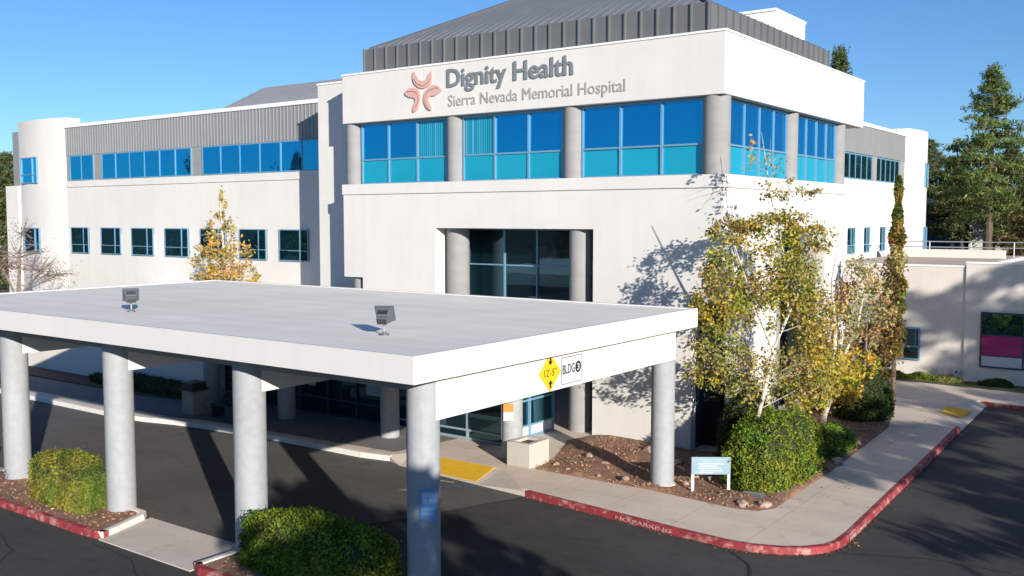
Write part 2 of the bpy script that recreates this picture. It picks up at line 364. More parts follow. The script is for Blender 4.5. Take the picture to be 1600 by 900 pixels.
def offset_poly(pts, d):
    out = []
    n = len(pts)
    for i, p in enumerate(pts):
        a = Vector(pts[max(i - 1, 0)]); c = Vector(pts[min(i + 1, n - 1)]); p = Vector(p)
        d1 = (p - a).normalized() if i > 0 else (c - p).normalized()
        d2 = (c - p).normalized() if i < n - 1 else d1
        nn = Vector((-(d1.y + d2.y), d1.x + d2.x)).normalized()
        k = 1 / max(0.5, nn.dot(Vector((-d1.y, d1.x))))
        out.append(tuple(p + nn * d * k))
    return out

def kerb(name, pts, mat, h=0.15, wd=0.16, z0=0.0, side=1, taper=None):
    """kerb along a polyline, pts = outer (road) edge; body lies to the left of travel when side=1"""
    inn = offset_poly(pts, wd * side); batter = offset_poly(pts, 0.02 * side)
    n = len(pts); vs = []; fs = []
    for i in range(n):
        hh = h if taper is None else taper[i]
        vs += [(*pts[i], z0 - 0.02), (*batter[i], z0 + hh - 0.02), (*offset_poly([pts[max(i-1,0)], pts[i], pts[min(i+1,n-1)]] if 0 < i < n-1 else pts, 0.04 * side)[1 if 0 < i < n-1 else i], z0 + hh), (*inn[i], z0 + hh), (*inn[i], z0 - 0.02)]
    for i in range(n - 1):
        for j in range(5):
            a = i * 5 + j; b2 = i * 5 + (j + 1) % 5; fs.append((a, b2, b2 + 5, a + 5))
    fs.append((0, 1, 2, 3, 4)); fs.append(tuple((n - 1) * 5 + j for j in (4, 3, 2, 1, 0)))
    mb = MB(); mb.add(vs, fs, mat); o = mb.build(name)
    bm = bmesh.new(); bm.from_mesh(o.data); bmesh.ops.recalc_face_normals(bm, faces=bm.faces); bm.to_mesh(o.data); bm.free()
    return struct(o)

# the red kerb that wraps the corner
K = [(-13.93, 19.66), (-11.67, 19.42), (-9.6, 19.17), (-8.35, 19.07), (-7.75, 19.13), (-7.2, 19.33), (-6.75, 19.63), (-6.42, 20.05), (-6.29, 20.5), (-6.27, 21.2), (-6.33, 23.0), (-6.42, 25.6), (-6.5, 28.4), (-6.62, 31.7), (-6.72, 34.3)]
kerb('kerb', K, M['red_kerb'])
Kin = offset_poly(K, 0.158)
K2 = [(-7.05, 39.55), (-6.6, 39.4), (-5.6, 39.28), (0, 38.9), (8, 38.5)]
K2r = K2[::-1]
kerb('kerb', K2r, M['red_kerb'], side=-1)
K2in = offset_poly(K2, 0.158)
# sidewalk sheet (one raised slab, butting to the kerbs)
FE = [(-75, 19.2), (-31.2, 19.25), (-29.9, 19.4), (-28.6, 19.72), (-27.4, 19.9), (-24, 20.18), (-20.2, 20.22), (-19.2, 20.4)]
RAMP0 = [(-18.6, 21.15), (-16.0, 21.1), (-14.4, 20.35)]
side_pts = FE + [(-19.3, 21.08), (-15.72, 21.08), (-14.2, 19.84)] + Kin + [(-7.9, 36.2), (-7.9, 37.9), (-7.2, 39.7)] + K2in + [(8, 44.2), (-16, 44.2), (-16, 60), (-75, 60)]
struct(MB().prism(side_pts, 0.0, 0.15, M['sidewalk']).build('sidewalk'))
kerb('kerb', offset_poly(FE, -0.10), M['kerb_pale'], h=0.154, wd=0.2)
# ramps: entrance ramp with yellow tactile paving, and driveway ramp at the right
def ramp(name, q, mat):
    mb = MB(); vs = list(q) + [(p[0], p[1], -0.02) for p in q]
    mb.add(vs, [(0, 1, 2, 3), (7, 6, 5, 4), (0, 4, 5, 1), (1, 5, 6, 2), (2, 6, 7, 3), (3, 7, 4, 0)], mat); return struct(mb.build(name))
ramp('ramp', [(-18.6, 20.1, .010), (-15.55, 19.82, .010), (-15.7, 21.12, .156), (-18.9, 21.12, .156)], M['concrete'])
ramp('ramp', [(-19.3, 20.36, .152), (-18.6, 20.1, .010), (-18.9, 21.12, .156), (-19.3, 21.12, .156)], M['concrete'])
ramp('ramp', [(-15.55, 19.82, .010), (-13.95, 19.68, .153), (-14.2, 19.86, .154), (-15.7, 21.12, .156)], M['concrete'])
ramp('yellow_tactile_paving', [(-17.6, 20.10, .028), (-15.75, 19.98, .034), (-15.95, 21.06, .162), (-18.1, 21.06, .162)], M['tactile'])
ramp('ramp', [(-6.72, 34.3, .012), (-6.9, 39.6, .012), (-7.9, 37.95, .153), (-7.9, 36.2, .153)], M['concrete'])
ramp('ramp', [(-6.72, 34.25, .012), (-6.74, 34.32, .012), (-7.9, 36.25, .153), (-6.9, 34.28, .153)], M['concrete'])
ramp('ramp', [(-6.86, 39.45, .012), (-6.9, 39.7, .012), (-7.3, 39.72, .153), (-7.9, 37.9, .153)], M['concrete'])
ramp('yellow_tactile_paving', [(-7.12, 36.3, .105), (-7.05, 37.7, .105), (-7.82, 37.75, .170), (-7.86, 36.35, .170)], M['tactile'])
# painted markings
def stripe(name, a, b2, wd, z, mat):
    a = Vector(a); b2 = Vector(b2); d = (b2 - a).normalized(); n = Vector((-d.y, d.x)) * wd / 2
    return sheet(name, [tuple(a - n), tuple(b2 - n), tuple(b2 + n), tuple(a + n)], z, mat)
stripe('road_marking', (-17.5, 19.5), (-16.2, 19.62), .1, .012, M['white_line'])
stripe('road_marking', (-16.9, 18.6), (-15.5, 19.7), .1, .008, M['blue_line'])
stripe('road_marking', (-16.9, 18.25), (-16.2, 18.75), .1, .012, M['white_line'])
# cracks and the seam in the asphalt
def crack(pts, wd):
    P = []
    for (a, b2) in zip(pts[:-1], pts[1:]):
        for i in range(6):
            t_ = i / 6; P.append((a[0] + (b2[0] - a[0]) * t_ + rnd.uniform(-.03, .03), a[1] + (b2[1] - a[1]) * t_ + rnd.uniform(-.03, .03)))
    P.append(pts[-1]); L = offset_poly(P, wd / 2); Rr = offset_poly(P, -wd / 2); mb = MB()
    for i in range(len(P) - 1): mb.add([(*Rr[i], .009), (*Rr[i + 1], .009), (*L[i + 1], .009), (*L[i], .009)], [(0, 1, 2, 3)], M['crack'])
    struct(mb.build('road_crack'))
crack([(-13.95, 19.6), (-14.5, 18.1), (-15.2, 16.4), (-17.0, 13.2)], .045)
crack([(-8.2, 19.0), (-7.5, 18.4), (-6.9, 17.2), (-6.2, 16.2)], .06)
crack([(-6.2, 20.2), (-4.6, 20.9), (-3.1, 21.0)], .035)
crack([(-19.5, 11.3), (-18.0, 11.25), (-16.2, 10.4), (-15.0, 9.2)], .03)
crack([(-21.5, 10.4), (-20.3, 10.0), (-19.4, 9.0)], .025)
crack([(-9.9, 15.6), (-9.2, 15.7), (-8.7, 16.0)], .03)
# islands under the front columns and the slab between them
struct(MB().prism([(-60, 11.62), (-20.05, 11.62), (-19.75, 11.75), (-20.35, 12.95), (-60, 12.97)], 0.0, 0.12, M['mulch']).build('planting_bed'))
kerb('kerb', [(-60, 11.46), (-20.4, 11.46), (-19.75, 11.50), (-19.5, 11.62)], M['red_kerb'])
kerb('kerb', [(-19.52, 11.6), (-19.62, 12.0), (-19.95, 12.9), (-20.2, 13.12), (-20.9, 13.13), (-60, 13.13)], M['kerb_pale'])
struct(MB().prism([(-16.15, 11.62), (-10.6, 11.62), (-10.6, 12.97), (-16.15, 12.97)], 0.0, 0.12, M['mulch']).build('planting_bed'))
kerb('kerb', [(-16.32, 11.6), (-16.0, 11.46), (-10.6, 11.46), (-10.45, 11.7), (-10.45, 12.9)], M['red_kerb'])
kerb('kerb', [(-10.45, 12.9), (-10.6, 13.13), (-16.15, 13.13), (-16.32, 12.9), (-16.34, 11.62)], M['kerb_pale'])
struct(MB().prism([(-19.55, 11.5), (-16.3, 11.5), (-16.3, 13.08), (-20.0, 13.08)], -0.02, 0.022, M['concrete']).build('concrete_slab'))

M['walk_shade'] = concrete('shade_concrete', (0.22, 0.21, 0.21), True, ox=.2)  # sidewalk concrete darkened: the canopy's shade is put into its colour
sheet('entrance_walk', [(-44, 19.75), (-29.2, 19.95), (-27.5, 20.3), (-19.4, 20.75), (-19.0, 23.24), (-44, 23.24)], .155, M['walk_shade'])
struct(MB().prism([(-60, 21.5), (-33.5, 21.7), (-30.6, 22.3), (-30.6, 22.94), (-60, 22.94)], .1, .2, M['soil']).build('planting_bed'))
# mulch bed in front of the building, slightly mounded
MP = [(-15.2, 22.9), (-14.95, 21.58), (-11.5, 21.6), (-9.05, 21.38), (-8.55, 21.5), (-8.3, 21.95), (-8.33, 26.2), (-8.5, 30), (-8.62, 32.8), (-9.3, 36.0), (-10.4, 39.9), (-10.9, 41.0), (-15.5, 41.0), (-15.5, 37.0), (-11.7, 37.0), (-11.7, 26.2), (-15.9, 26.2), (-16.1, 25.0)]
bm = bmesh.new()
f = bm.faces.new([bm.verts.new((p[0], p[1], 0.155)) for p in MP])
xs = [x * .4 for x in range(-41, -20)]; ys = [y * .4 for y in range(53, 104)]
for x in xs: bmesh.ops.bisect_plane(bm, geom=bm.verts[:] + bm.edges[:] + bm.faces[:], plane_co=(x, 0, 0), plane_no=(1, 0, 0))
for y in ys: bmesh.ops.bisect_plane(bm, geom=bm.verts[:] + bm.edges[:] + bm.faces[:], plane_co=(0, y, 0), plane_no=(0, 1, 0))
bnd = {v for e in bm.edges if len(e.link_faces) == 1 for v in e.verts}
for v in bm.verts:
    if v not in bnd:
        v.co.z += 0.05 + 0.10 * mnoise.noise(v.co * 0.9) + 0.03 * mnoise.noise(v.co * 3)
        v.co.z = max(v.co.z, 0.16)
me = bpy.data.meshes.new('planting_bed'); bm.to_mesh(me); bm.free(); me.materials.append(M['mulch'])
for p in me.polygons: p.use_smooth = True
o = bpy.data.objects.new('planting_bed', me); COL.objects.link(o); struct(o)
def in_poly(x, y, P):
    c = False
    for i in range(len(P)):
        x1, y1 = P[i]; x2, y2 = P[i - 1]
        if (y1 > y) != (y2 > y) and x < (x2 - x1) * (y - y1) / (y2 - y1) + x1: c = not c
    return c
pts = []
while len(pts) < 9000:
    x = rnd.uniform(-16, -8.2); y = rnd.uniform(21.3, 37)
    if in_poly(x, y, MP) and x > -15.6 and (y < 26 or x > -11.5):
        q = Vector((x, y, 0.155)); pts.append((x, y, max(0.16, 0.155 + 0.05 + 0.10 * mnoise.noise(q * 0.9) + 0.03 * mnoise.noise(q * 3)) + rnd.uniform(0, .02)))
while len(pts) < 11000:
    x = rnd.uniform(-26, -10.7); y = rnd.uniform(11.65, 12.9)
    if x < -20.1 or x > -16.1: pts.append((x, y, 0.125 + rnd.uniform(0, .015)))
C_ = np.array(pts)
tag(card_mesh('wood_chips', C_, nrg.uniform(.02, .055, len(C_)), [M['chips']], normal=np.tile([0, 0, 1.0], (len(C_), 1)), jitter=0.7, aspect=0.4), 'reddish brown bark chips covering the planting beds', 'bark chips', kind='stuff')

pts = []
for i in range(420):
    k_ = rnd.randint(0, len(K) - 2); t_ = rnd.random(); a_ = Vector(K[k_]).lerp(Vector(K[k_ + 1]), t_); d_ = (Vector(K[k_ + 1]) - Vector(K[k_])).normalized()
    q_ = a_ + Vector((d_.y, -d_.x)) * abs(rnd.gauss(0, .09)) ; pts.append((q_.x, q_.y, .012 + rnd.uniform(0, .012)))
for i in range(260): x_, y_ = rnd.uniform(-10.5, -6.9), rnd.uniform(22, 40); pts.append((x_, y_, .165)) if not in_poly(x_, y_, MP) and x_ < -6.8 and y_ < 38 and x_ > -9 else None
C_ = np.array(pts)
tag(card_mesh('fallen_leaves', C_, nrg.uniform(.012, .035, len(C_)), [M['leaf_brown'], M['leaf_gold']] if 'leaf_gold' in M else [M['chips']], (nrg.uniform(0, 1, len(C_)) < .35).astype(int), normal=np.tile([0, 0, 1.0], (len(C_), 1)), jitter=0.4), 'scattered dry leaves along the red kerb and sidewalk', 'leaves', kind='stuff')
# grass strip and hills round the place
struct(MB().prism([(-14, 42.9), (8, 41.6), (8, 43.9), (-14, 43.9)], 0.1, 0.19, M['grass']).build('grass_strip'))
hb = bmesh.new()
rings = []
for (rr, hh) in ((130, -1), (170, 5), (215, 12), (270, 17), (330, 19)):
    ring = []
    for i in range(120):
        a = 2 * math.pi * i / 120; p = Vector((math.cos(a) * 3, math.sin(a) * 3, rr * .01))
        k = 0.75 + 0.6 * mnoise.noise(p) + 0.25 * mnoise.noise(p * 3.1)
        ring.append(hb.verts.new((-20 + rr * math.cos(a), 20 + rr * math.sin(a), hh * k if hh > 0 else hh)))
    rings.append(ring)
for a, b2 in zip(rings[:-1], rings[1:]):
    for i in range(120): hb.faces.new((a[i], a[(i + 1) % 120], b2[(i + 1) % 120], b2[i]))
me = bpy.data.meshes.new('hills'); hb.to_mesh(me); hb.free()
M['hill'] = surf('hill_forest', (0.045, 0.05, 0.025), 1.0, 0.4, 0.12, 1.0, 0.6, var2=0.4, v2scale=0.5); me.materials.append(M['hill'])
for p in me.polygons: p.use_smooth = True
o = bpy.data.objects.new('hills', me); COL.objects.link(o); struct(o)

# ------------------------------------------------------------------ hospital building
UX, NY = (1, 0), (0, -1)      # wall facing the canopy
UY, NX = (0, 1), (1, 0)       # wall facing the side road
H = thing('hospital_building', 'white stucco two storey hospital with blue ribbon windows and grey metal roof, behind the canopy', 'building', (-19, 26.06, 0))

def wall(mb, o, u, n, L, z0, z1, holes, th, mat):
    xs = sorted({0, L, *[h[0] for h in holes], *[h[1] for h in holes]}); zs = sorted({z0, z1, *[h[2] for h in holes], *[h[3] for h in holes]})
    P = lambda a, d, z: (o[0] + u[0] * a + n[0] * d, o[1] + u[1] * a + n[1] * d, z)
    def solid(i, j):
        if i < 0 or j < 0 or i >= len(xs) - 1 or j >= len(zs) - 1: return False
        cx = (xs[i] + xs[i + 1]) / 2; cz = (zs[j] + zs[j + 1]) / 2
        return not any(h[0] < cx < h[1] and h[2] < cz < h[3] for h in holes)
    for i in range(len(xs) - 1):
        for j in range(len(zs) - 1):
            if not solid(i, j): continue
            a, b2, c, d = xs[i], xs[i + 1], zs[j], zs[j + 1]
            mb.add([P(a, 0, c), P(b2, 0, c), P(b2, 0, d), P(a, 0, d)], [(0, 1, 2, 3)], mat)
            mb.add([P(a, -th, c), P(b2, -th, c), P(b2, -th, d), P(a, -th, d)], [(3, 2, 1, 0)], mat)
            if not solid(i - 1, j): mb.add([P(a, 0, c), P(a, 0, d), P(a, -th, d), P(a, -th, c)], [(0, 1, 2, 3)], mat)
            if not solid(i + 1, j): mb.add([P(b2, 0, c), P(b2, -th, c), P(b2, -th, d), P(b2, 0, d)], [(0, 1, 2, 3)], mat)
            if not solid(i, j - 1): mb.add([P(a, 0, c), P(a, -th, c), P(b2, -th, c), P(b2, 0, c)], [(0, 1, 2, 3)], mat)
            if not solid(i, j + 1): mb.add([P(a, 0, d), P(b2, 0, d), P(b2, -th, d), P(a, -th, d)], [(0, 1, 2, 3)], mat)

def window(parent, o, u, n, W, z0, z1, vs, hs, rows, frame='frame', bar=0.06, curtains=(), label=None, name='window', proud=0.03, depth=0.08):
    """rows: material key per row, bottom up. curtains: (col,row) cells hung with a curtain"""
    f_ = MB()
    f_.fbox(o, u, n, 0, bar, -depth, proud, z0, z1, M[frame]); f_.fbox(o, u, n, W - bar, W, -depth, proud, z0, z1, M[frame])
    f_.fbox(o, u, n, bar, W - bar, -depth, proud, z0, z0 + bar, M[frame]); f_.fbox(o, u, n, bar, W - bar, -depth, proud, z1 - bar, z1, M[frame])
    for v_ in vs: f_.fbox(o, u, n, v_ - bar / 2, v_ + bar / 2, -depth, proud + .004, z0 + bar, z1 - bar, M[frame])
    ve = [bar] + list(vs) + [W - bar]
    for h_ in hs: f_.fbox(o, u, n, bar, W - bar, -depth, proud - .004, h_ - bar * .4, h_ + bar * .4, M[frame])
    fo = f_.build(name, None, parent)
    if label: fo['label'] = label
    he = [z0 + bar] + list(hs) + [z1 - bar]
    groups = {}
    cur = MB()
    for r_ in range(len(he) - 1):
        for c_ in range(len(ve) - 1):
            a, b2, z_0, z_1 = ve[c_], ve[c_ + 1], he[r_], he[r_ + 1]
            P = lambda a_, d_, z_: (o[0] + u[0] * a_ + n[0] * d_, o[1] + u[1] * a_ + n[1] * d_, z_)
            if (c_, r_) in curtains:
                k = 14; vv = []; ff = []
                for i in range(k * 2 + 1):
                    x_ = a + (b2 - a) * i / (2 * k); d_ = -0.05 + (0.03 if i % 2 else 0) + rnd.uniform(-.008, .008)
                    vv += [P(x_, d_, z_0), P(x_, d_, z_1)]
                for i in range(2 * k): ff.append((2 * i, 2 * i + 2, 2 * i + 3, 2 * i + 1))
                cur.add(vv, ff, M['curtain']); continue
            j = [rnd.uniform(-.010, .010) for _ in range(3)]
            g_ = groups.setdefault(rows[r_], MB())
            g_.add([P(a, -.02 + j[0], z_0), P(b2, -.02 + j[1], z_0), P(b2, -.02 + j[1] + j[2], z_1), P(a, -.02 + j[0] + j[2], z_1)], [(0, 1, 2, 3)], M[rows[r_]])
    nm = {'glass_teal': 'spandrel_panel', 'film_magenta': 'tinted_band', 'film_white': 'frosted_band'}
    for k_, g_ in groups.items(): g_.build(nm.get(k_, 'glass_pane'), None, fo)
    if cur.v: cur.build('curtain', None, fo)
    return fo

# --- central block
X0, X1, Y0, YL, YF = -26.86, -11.56, 26.06, 37.2, 39.15
mb = MB()
wall(mb, (X0, Y0), UX, NY, X1 - X0, 0.0, 8.23, [(4.53, 10.99, 0.0, 6.66), (0, .97, 0, 4.8), (14.38, 15.3, 0, 4.55)], 0.32, M['stucco'])
wall(mb, (X1, Y0 + .32), UY, NX, YL - Y0 - .32, 0.0, 8.23, [(3.93, 8.58, 0, 6.66), (0, .63, 0, 4.55)], 0.32, M['stucco'])
mb.box(X0, X0 + .3, Y0 + .95, 29.6, 0, 8.229)                       # left return
mb.box(X0 + .01, X0 + .97, Y0 + .97, Y0 + 1.0, 0, 4.8); mb.box(X0 + .97, X0 + 1.0, Y0 + .31, Y0 + .97, 0, 4.8)

mb.box(X0 + .005, X0 + .97, Y0 + .02, Y0 + .97, 4.8, 4.9); mb.box(X1 - .92, X1 - .02, Y0 + .02, Y0 + .95, 4.552, 4.65)
mb.box(X0 + .32, X1 - .32, Y0 + .32, YL, 8.0, 8.236)                 # floor slab
mb.box(X0 + 4.0, X0 + 4.53, Y0 + .32, Y0 + 2.2, 0, 7.99); mb.box(X0 + 10.99, X0 + 11.4, Y0 + .32, Y0 + 2.2, 0, 7.99)   # recess cheeks
mb.box(X0 + 4.53, X0 + 10.99, Y0 + .32, Y0 + 2.2, 6.66, 6.8)         # recess ceiling
mb.box(X1 - 2.0, X1 - .32, 30.0, 30.31, 0, 7.99); mb.box(X1 - 2.0, X1 - .32, 34.96, 35.3, 0, 7.99); mb.box(X1 - 2.0, X1 - .32, 30.31, 34.96, 6.66, 6.8)
mb.mats = [M['stucco']]; mb.m = [0] * len(mb.f)
mb.build('wall', None, H)
mb = MB()
mb.fbox((X0, Y0), UX, NY, -.03, X1 - X0 + .03, .001, .05, 7.88, 8.26, M['stucco']); mb.fbox((X1, Y0), UY, NX, 0.0, YL - Y0, .001, .05, 7.88, 8.26, M['stucco'])
mb.build('ledge', None, H, bevel=.012)
fa = MB().box(X0, X1, Y0, YF, 10.52, 12.27, M['stucco']).build('fascia', None, H, bevel=.015)
MB().box(X0 - .03, X1 + .03, Y0 - .03, YF + .03, 12.272, 12.34, M['cap']).build('coping', None, fa, bevel=.01)
MB().box(X1 - .95, X1 - .92, Y0 + .33, Y0 + .95, .1, 4.54, M['frame_dark']).box(X1 - .92, X1 - .33, Y0 + .95, Y0 + .98, .1, 4.54, M['dark_inside']).build('recess_shade', None, H)  # dark panels that paint in the deep shade of the recess
# interior core behind the ribbon windows
MB().box(X0 + .9, -12.35, Y0 + .9, 38.6, 8.24, 10.518, M['dark_inside']).build('core', None, H)
MB().box(X0 + .3, X0 + .36, Y0 + .6, 29.6, 8.24, 10.518, M['stucco']).build('side_wall', None, H)
WY = 26.37
def main_win(x0, x1, cur=()):
    W = x1 - x0
    return window(H, (x0, WY), UX, NY, W, 8.24, 10.50, [W / 3, 2 * W / 3], [9.16], ['glass_teal', 'glass_blue'], curtains=cur, bar=.07)
main_win(-26.18, -22.02, {(2, 1)}); main_win(-21.32, -17.16, {(0, 1)}); main_win(-16.50, -12.28)
WX = -11.87
def side_win(y0, y1):
    W = y1 - y0
    return window(H, (WX, y0), UY, NX, W, 8.24, 10.50, [W * .25, W * .5, W * .75], [9.16], ['glass_teal', 'glass_blue'], bar=.07)
side_win(27.0, 31.75); side_win(32.55, 36.75)
def col(x, y, r, z0, z1, mat, name='column', parent=H): return MB().cyl(x, y, r, z0, z1, 32, mat=M[mat]).build(name, None, parent, smooth=True)
for x in (-26.6, -21.67, -16.84): col(x, 26.46, .34, 8.237, 10.519, 'concrete_col')
col(-11.99, 26.50, .40, 8.237, 10.519, 'concrete_col')
for y in (32.15, 37.15): col(-11.98, y, .34, 8.237, 10.519, 'concrete_col')
# recess with the tall glazing
col(-21.86, 26.75, .40, 0.0, 6.66, 'concrete_col'); col(-16.62, 26.52, .36, 0.0, 6.66, 'concrete_col')
window(H, (-22.3, 27.75), UX, NY, 6.42, 3.4, 6.65, [1.75, 3.15, 5.3], [5.35], ['glass_dark', 'glass_dark'], bar=.06)
window(H, (-12.9, 30.33), UY, NX, 4.6, 0.0, 6.65, [1.5, 3.0], [3.2, 5.3], ['glass_dark', 'glass_dark', 'glass_dark'])
col(-12.0, 34.2, .36, 0.0, 6.66, 'concrete_col'); col(-12.0, 30.9, .34, 0.0, 6.66, 'concrete_col')
col(X0 + .48, 26.5, .3, 0.0, 4.8, 'concrete_col')
# standing-seam band and hipped roof
bx0, bx1, by0, by1, bz = -26.6, -12.5, 27.0, 37.6, 13.36
mb = MB().box(bx0, bx1, by0, by1, 12.3, bz, M['metal_dark'])
n_ = 25
for i in range(n_ + 1):
    x = bx0 + (bx1 - bx0) * i / n_; mb.box(x - .025, x + .025, by0 - .07, by0 - .001, 12.341, bz + .02, M['metal_dark'])
n_ = 19
for i in range(n_ + 1):
    y = by0 + (by1 - by0) * i / n_; mb.box(bx1 + .001, bx1 + .07, y - .025, y + .025, 12.341, bz + .02, M['metal_dark'])
mb.box(bx0 - .02, bx0 - .001, by0, by1, 12.341, bz)
mb.mats = [M['metal_dark']]; mb.m = [0] * len(mb.f)
band = mb.build('roof_screen', None, H)
s_ = .5; hd = (by1 - by0) / 2; rz = bz + hd * s_; e = .12
mb = MB()
A = [(bx0 + e, by0 + e, bz + .003), (bx1 - e, by0 + e, bz + .003), (bx1 - e, by1 - e, bz + .003), (bx0 + e, by1 - e, bz + .003)]
Rg = [(bx0 + hd, by0 + hd, rz), (bx1 - hd, by0 + hd, rz)]
mb.add(A + Rg, [(0, 1, 5, 4), (1, 2, 5), (2, 3, 4, 5), (3, 0, 4)], M['metal_roof'])
for i in range(1, 34):      # seams running up the front and side slopes
    x = bx0 + e + (bx1 - bx0 - 2 * e) * i / 34; k = min(x - bx0, bx1 - x, hd)
    mb.tube([(x, by0 + e, bz + .01, .014), (x, by0 + k, bz + k * s_ + .01 - .06, .014)], 4, M['metal_roof'])
for i in range(1, 24):
    y = by0 + e + (by1 - by0 - 2 * e) * i / 24; k = min(y - by0, by1 - y, hd)
    mb.tube([(bx1 - e, y, bz + .01, .014), (bx1 - k, y, bz + k * s_ + .01 - .06, .014)], 4, M['metal_roof'])
ro = mb.build('roof', None, H)
for a, b2 in ((A[0], Rg[0]), (A[1], Rg[1]), (A[2], Rg[1]), (A[3], Rg[0])): MB().tube([(*a[:2], a[2] + .03, .05), (*b2[:2], b2[2] + .03, .05)], 6, M['roof_trim']).build('hip_cap', None, ro)
pn = MB().box(-19.2, -15.0, 38.57, 42.07, 12.3, 15.35, M['white_box']).build('penthouse', None, H)
MB().box(-19.24, -14.96, 38.53, 42.11, 15.352, 15.46, M['cap']).build('coping', None, pn)
MB().box(-19.22, -14.94, 38.51, 42.13, 14.35, 14.47, M['roof_trim']).build('flashing', None, pn)
MB().box(-26, -16.4, 39.2, 48, 11.9, 12.2, M['membrane']).build('flat_roof', None, H)

# --- stair pier between the block and the left wing
pr = MB().box(-29.58, X0 - .002, 27.35, 31.0, 0, 12.3, M['stucco']).build('pier', None, H)
MB().box(-29.61, X0 - .002, 27.32, 31.02, 12.302, 12.37, M['cap']).build('coping', None, pr)

# --- left wing
LX0, LX1, LY = -52.4, -29.6, 29.6
lw = [(-51.98, -50.25), (-49.04, -47.18), (-46.17, -44.26), (-43.27, -41.34), (-40.36, -38.43), (-37.39, -35.5), (-34.59, -32.68)]
mb = MB()
wall(mb, (LX0, LY), UX, NY, LX1 - LX0, 0, 9.04, [(a - LX0, b2 - LX0, 5.08, 6.5) for a, b2 in lw], .3, M['stucco'])
mb.box(LX0, LX1, LY + .3, LY + .9, 8.9, 9.04); mb.mats = [M['stucco']]; mb.m = [0] * len(mb.f)
mb.build('wall', None, H)
mb = MB().fbox((LX0, LY), UX, NY, 0, LX1 - LX0, .001, .05, 8.72, 9.06, M['stucco']); mb.build('ledge', None, H, bevel=.012)
for i, (a, b2) in enumerate(lw):
    W = b2 - a
    window(H, (a, LY - .1), UX, NY, W, 5.08, 6.5, [W * .72], [5.55], ['glass_low', 'glass_low'], bar=.042, proud=-0.005)
def strip(a, b2, k):
    W = b2 - a; window(H, (a, LY - .06), UX, NY, W, 9.07, 10.46, [W * i / k for i in range(1, k)], [], ['glass_blue'], bar=.06, proud=0)
strip(-51.95, -49.6, 2); strip(-48.8, -40.98, 6); strip(-40.12, -31.6, 6)
for a, b2 in ((-52.4, -51.95), (-49.6, -48.8), (-40.98, -40.12), (-31.6, -29.6)): MB().box(a, b2, LY + .02, LY + .5, 9.041, 10.469, M['concrete_col']).build('window_pier', None, H)
mb = MB().box(LX0, LX1, LY + .001, LY + .6, 10.47, 12.0, M['metal_band'])
n_ = 96
for i in range(n_):
    x = LX0 + (LX1 - LX0) * (i + .5) / n_; mb.box(x - .02, x + .02, LY - .03, LY, 10.475, 11.995)
mb.mats = [M['metal_band']]; mb.m = [0] * len(mb.f)
mb.build('metal_band', None, H)
MB().box(LX0 - .02, LX1, LY - .06, LY + .6, 12.001, 12.18, M['cap']).build('coping', None, H, bevel=.01)
MB().box(LX0, LX1, LY + .6, 60, 11.8, 12.0, M['membrane']).build('flat_roof', None, H)
mb = MB()
mb.add([(-46.2, 33, 12.0), (-27, 33, 12.0), (-27, 39, 12.0), (-46.2, 39, 12.0), (-43.25, 36, 14.2), (-27, 36, 14.2)], [(0, 1, 5, 4), (3, 4, 5, 2), (0, 4, 3), (1, 2, 5)], M['metal_band'])
for i in range(60):
    x = -46 + 19 * i / 60; k = max(0.0, min(1.0, (x + 46.2) / 2.95)); mb.tube([(x, 33.02, 12.02, .02), (x, 33 + 3 * k, 12.0 + 2.2 * k, .02)], 4, M['metal_band'])
mb.build('roof', None, H)

def tower(cx, cy, u, n, half, sag, z1, wz):
    """rounded stair tower: arc plan bulging along n"""
    pts = []; k = 14
    for i in range(k + 1):
        a = -half + 2 * half * i / k; d = sag * (1 - (a / half) ** 2)
        pts.append((cx + u[0] * a + n[0] * d, cy + u[1] * a + n[1] * d))
    pts += [(cx + u[0] * half - n[0] * .9, cy + u[1] * half - n[1] * .9), (cx - u[0] * half - n[0] * .9, cy - u[1] * half - n[1] * .9)]
    tw = MB().prism(pts, 0, z1, M['stucco']).build('tower', None, H, smooth=True)
    for (a, W, zz0, zz1, g) in wz:
        d = sag * (1 - (a / half) ** 2); sl = -2 * sag * a / half ** 2
        uu = Vector((u[0] + n[0] * sl, u[1] + n[1] * sl)).normalized(); nn = Vector((n[0] - u[0] * sl, n[1] - u[1] * sl)).normalized()
        o_ = Vector((cx + u[0] * a + n[0] * (d + .03), cy + u[1] * a + n[1] * (d + .03))) - uu * W / 2
        window(tw, tuple(o_), tuple(uu), tuple(nn), W, zz0, zz1, [W * .72], [zz0 + (zz1 - zz0) * .33], [g, g], bar=.06, proud=.03)
    return tw
tower(-54.95, 29.6, UX, NY, 2.55, .30, 12.6, [(-.95, 2.1, 9.0, 10.5, 'glass_blue'), (-.9, 2.1, 5.0, 6.45, 'glass_low')])
MB().box(-58.9, -57.5, 29.45, 34, 0, 8.9, M['stucco']).build('wall', None, H)
MB().box(-58.6, -57.5, 29.8, 34, 8.9, 12.1, M['metal_band']).build('metal_band', None, H)

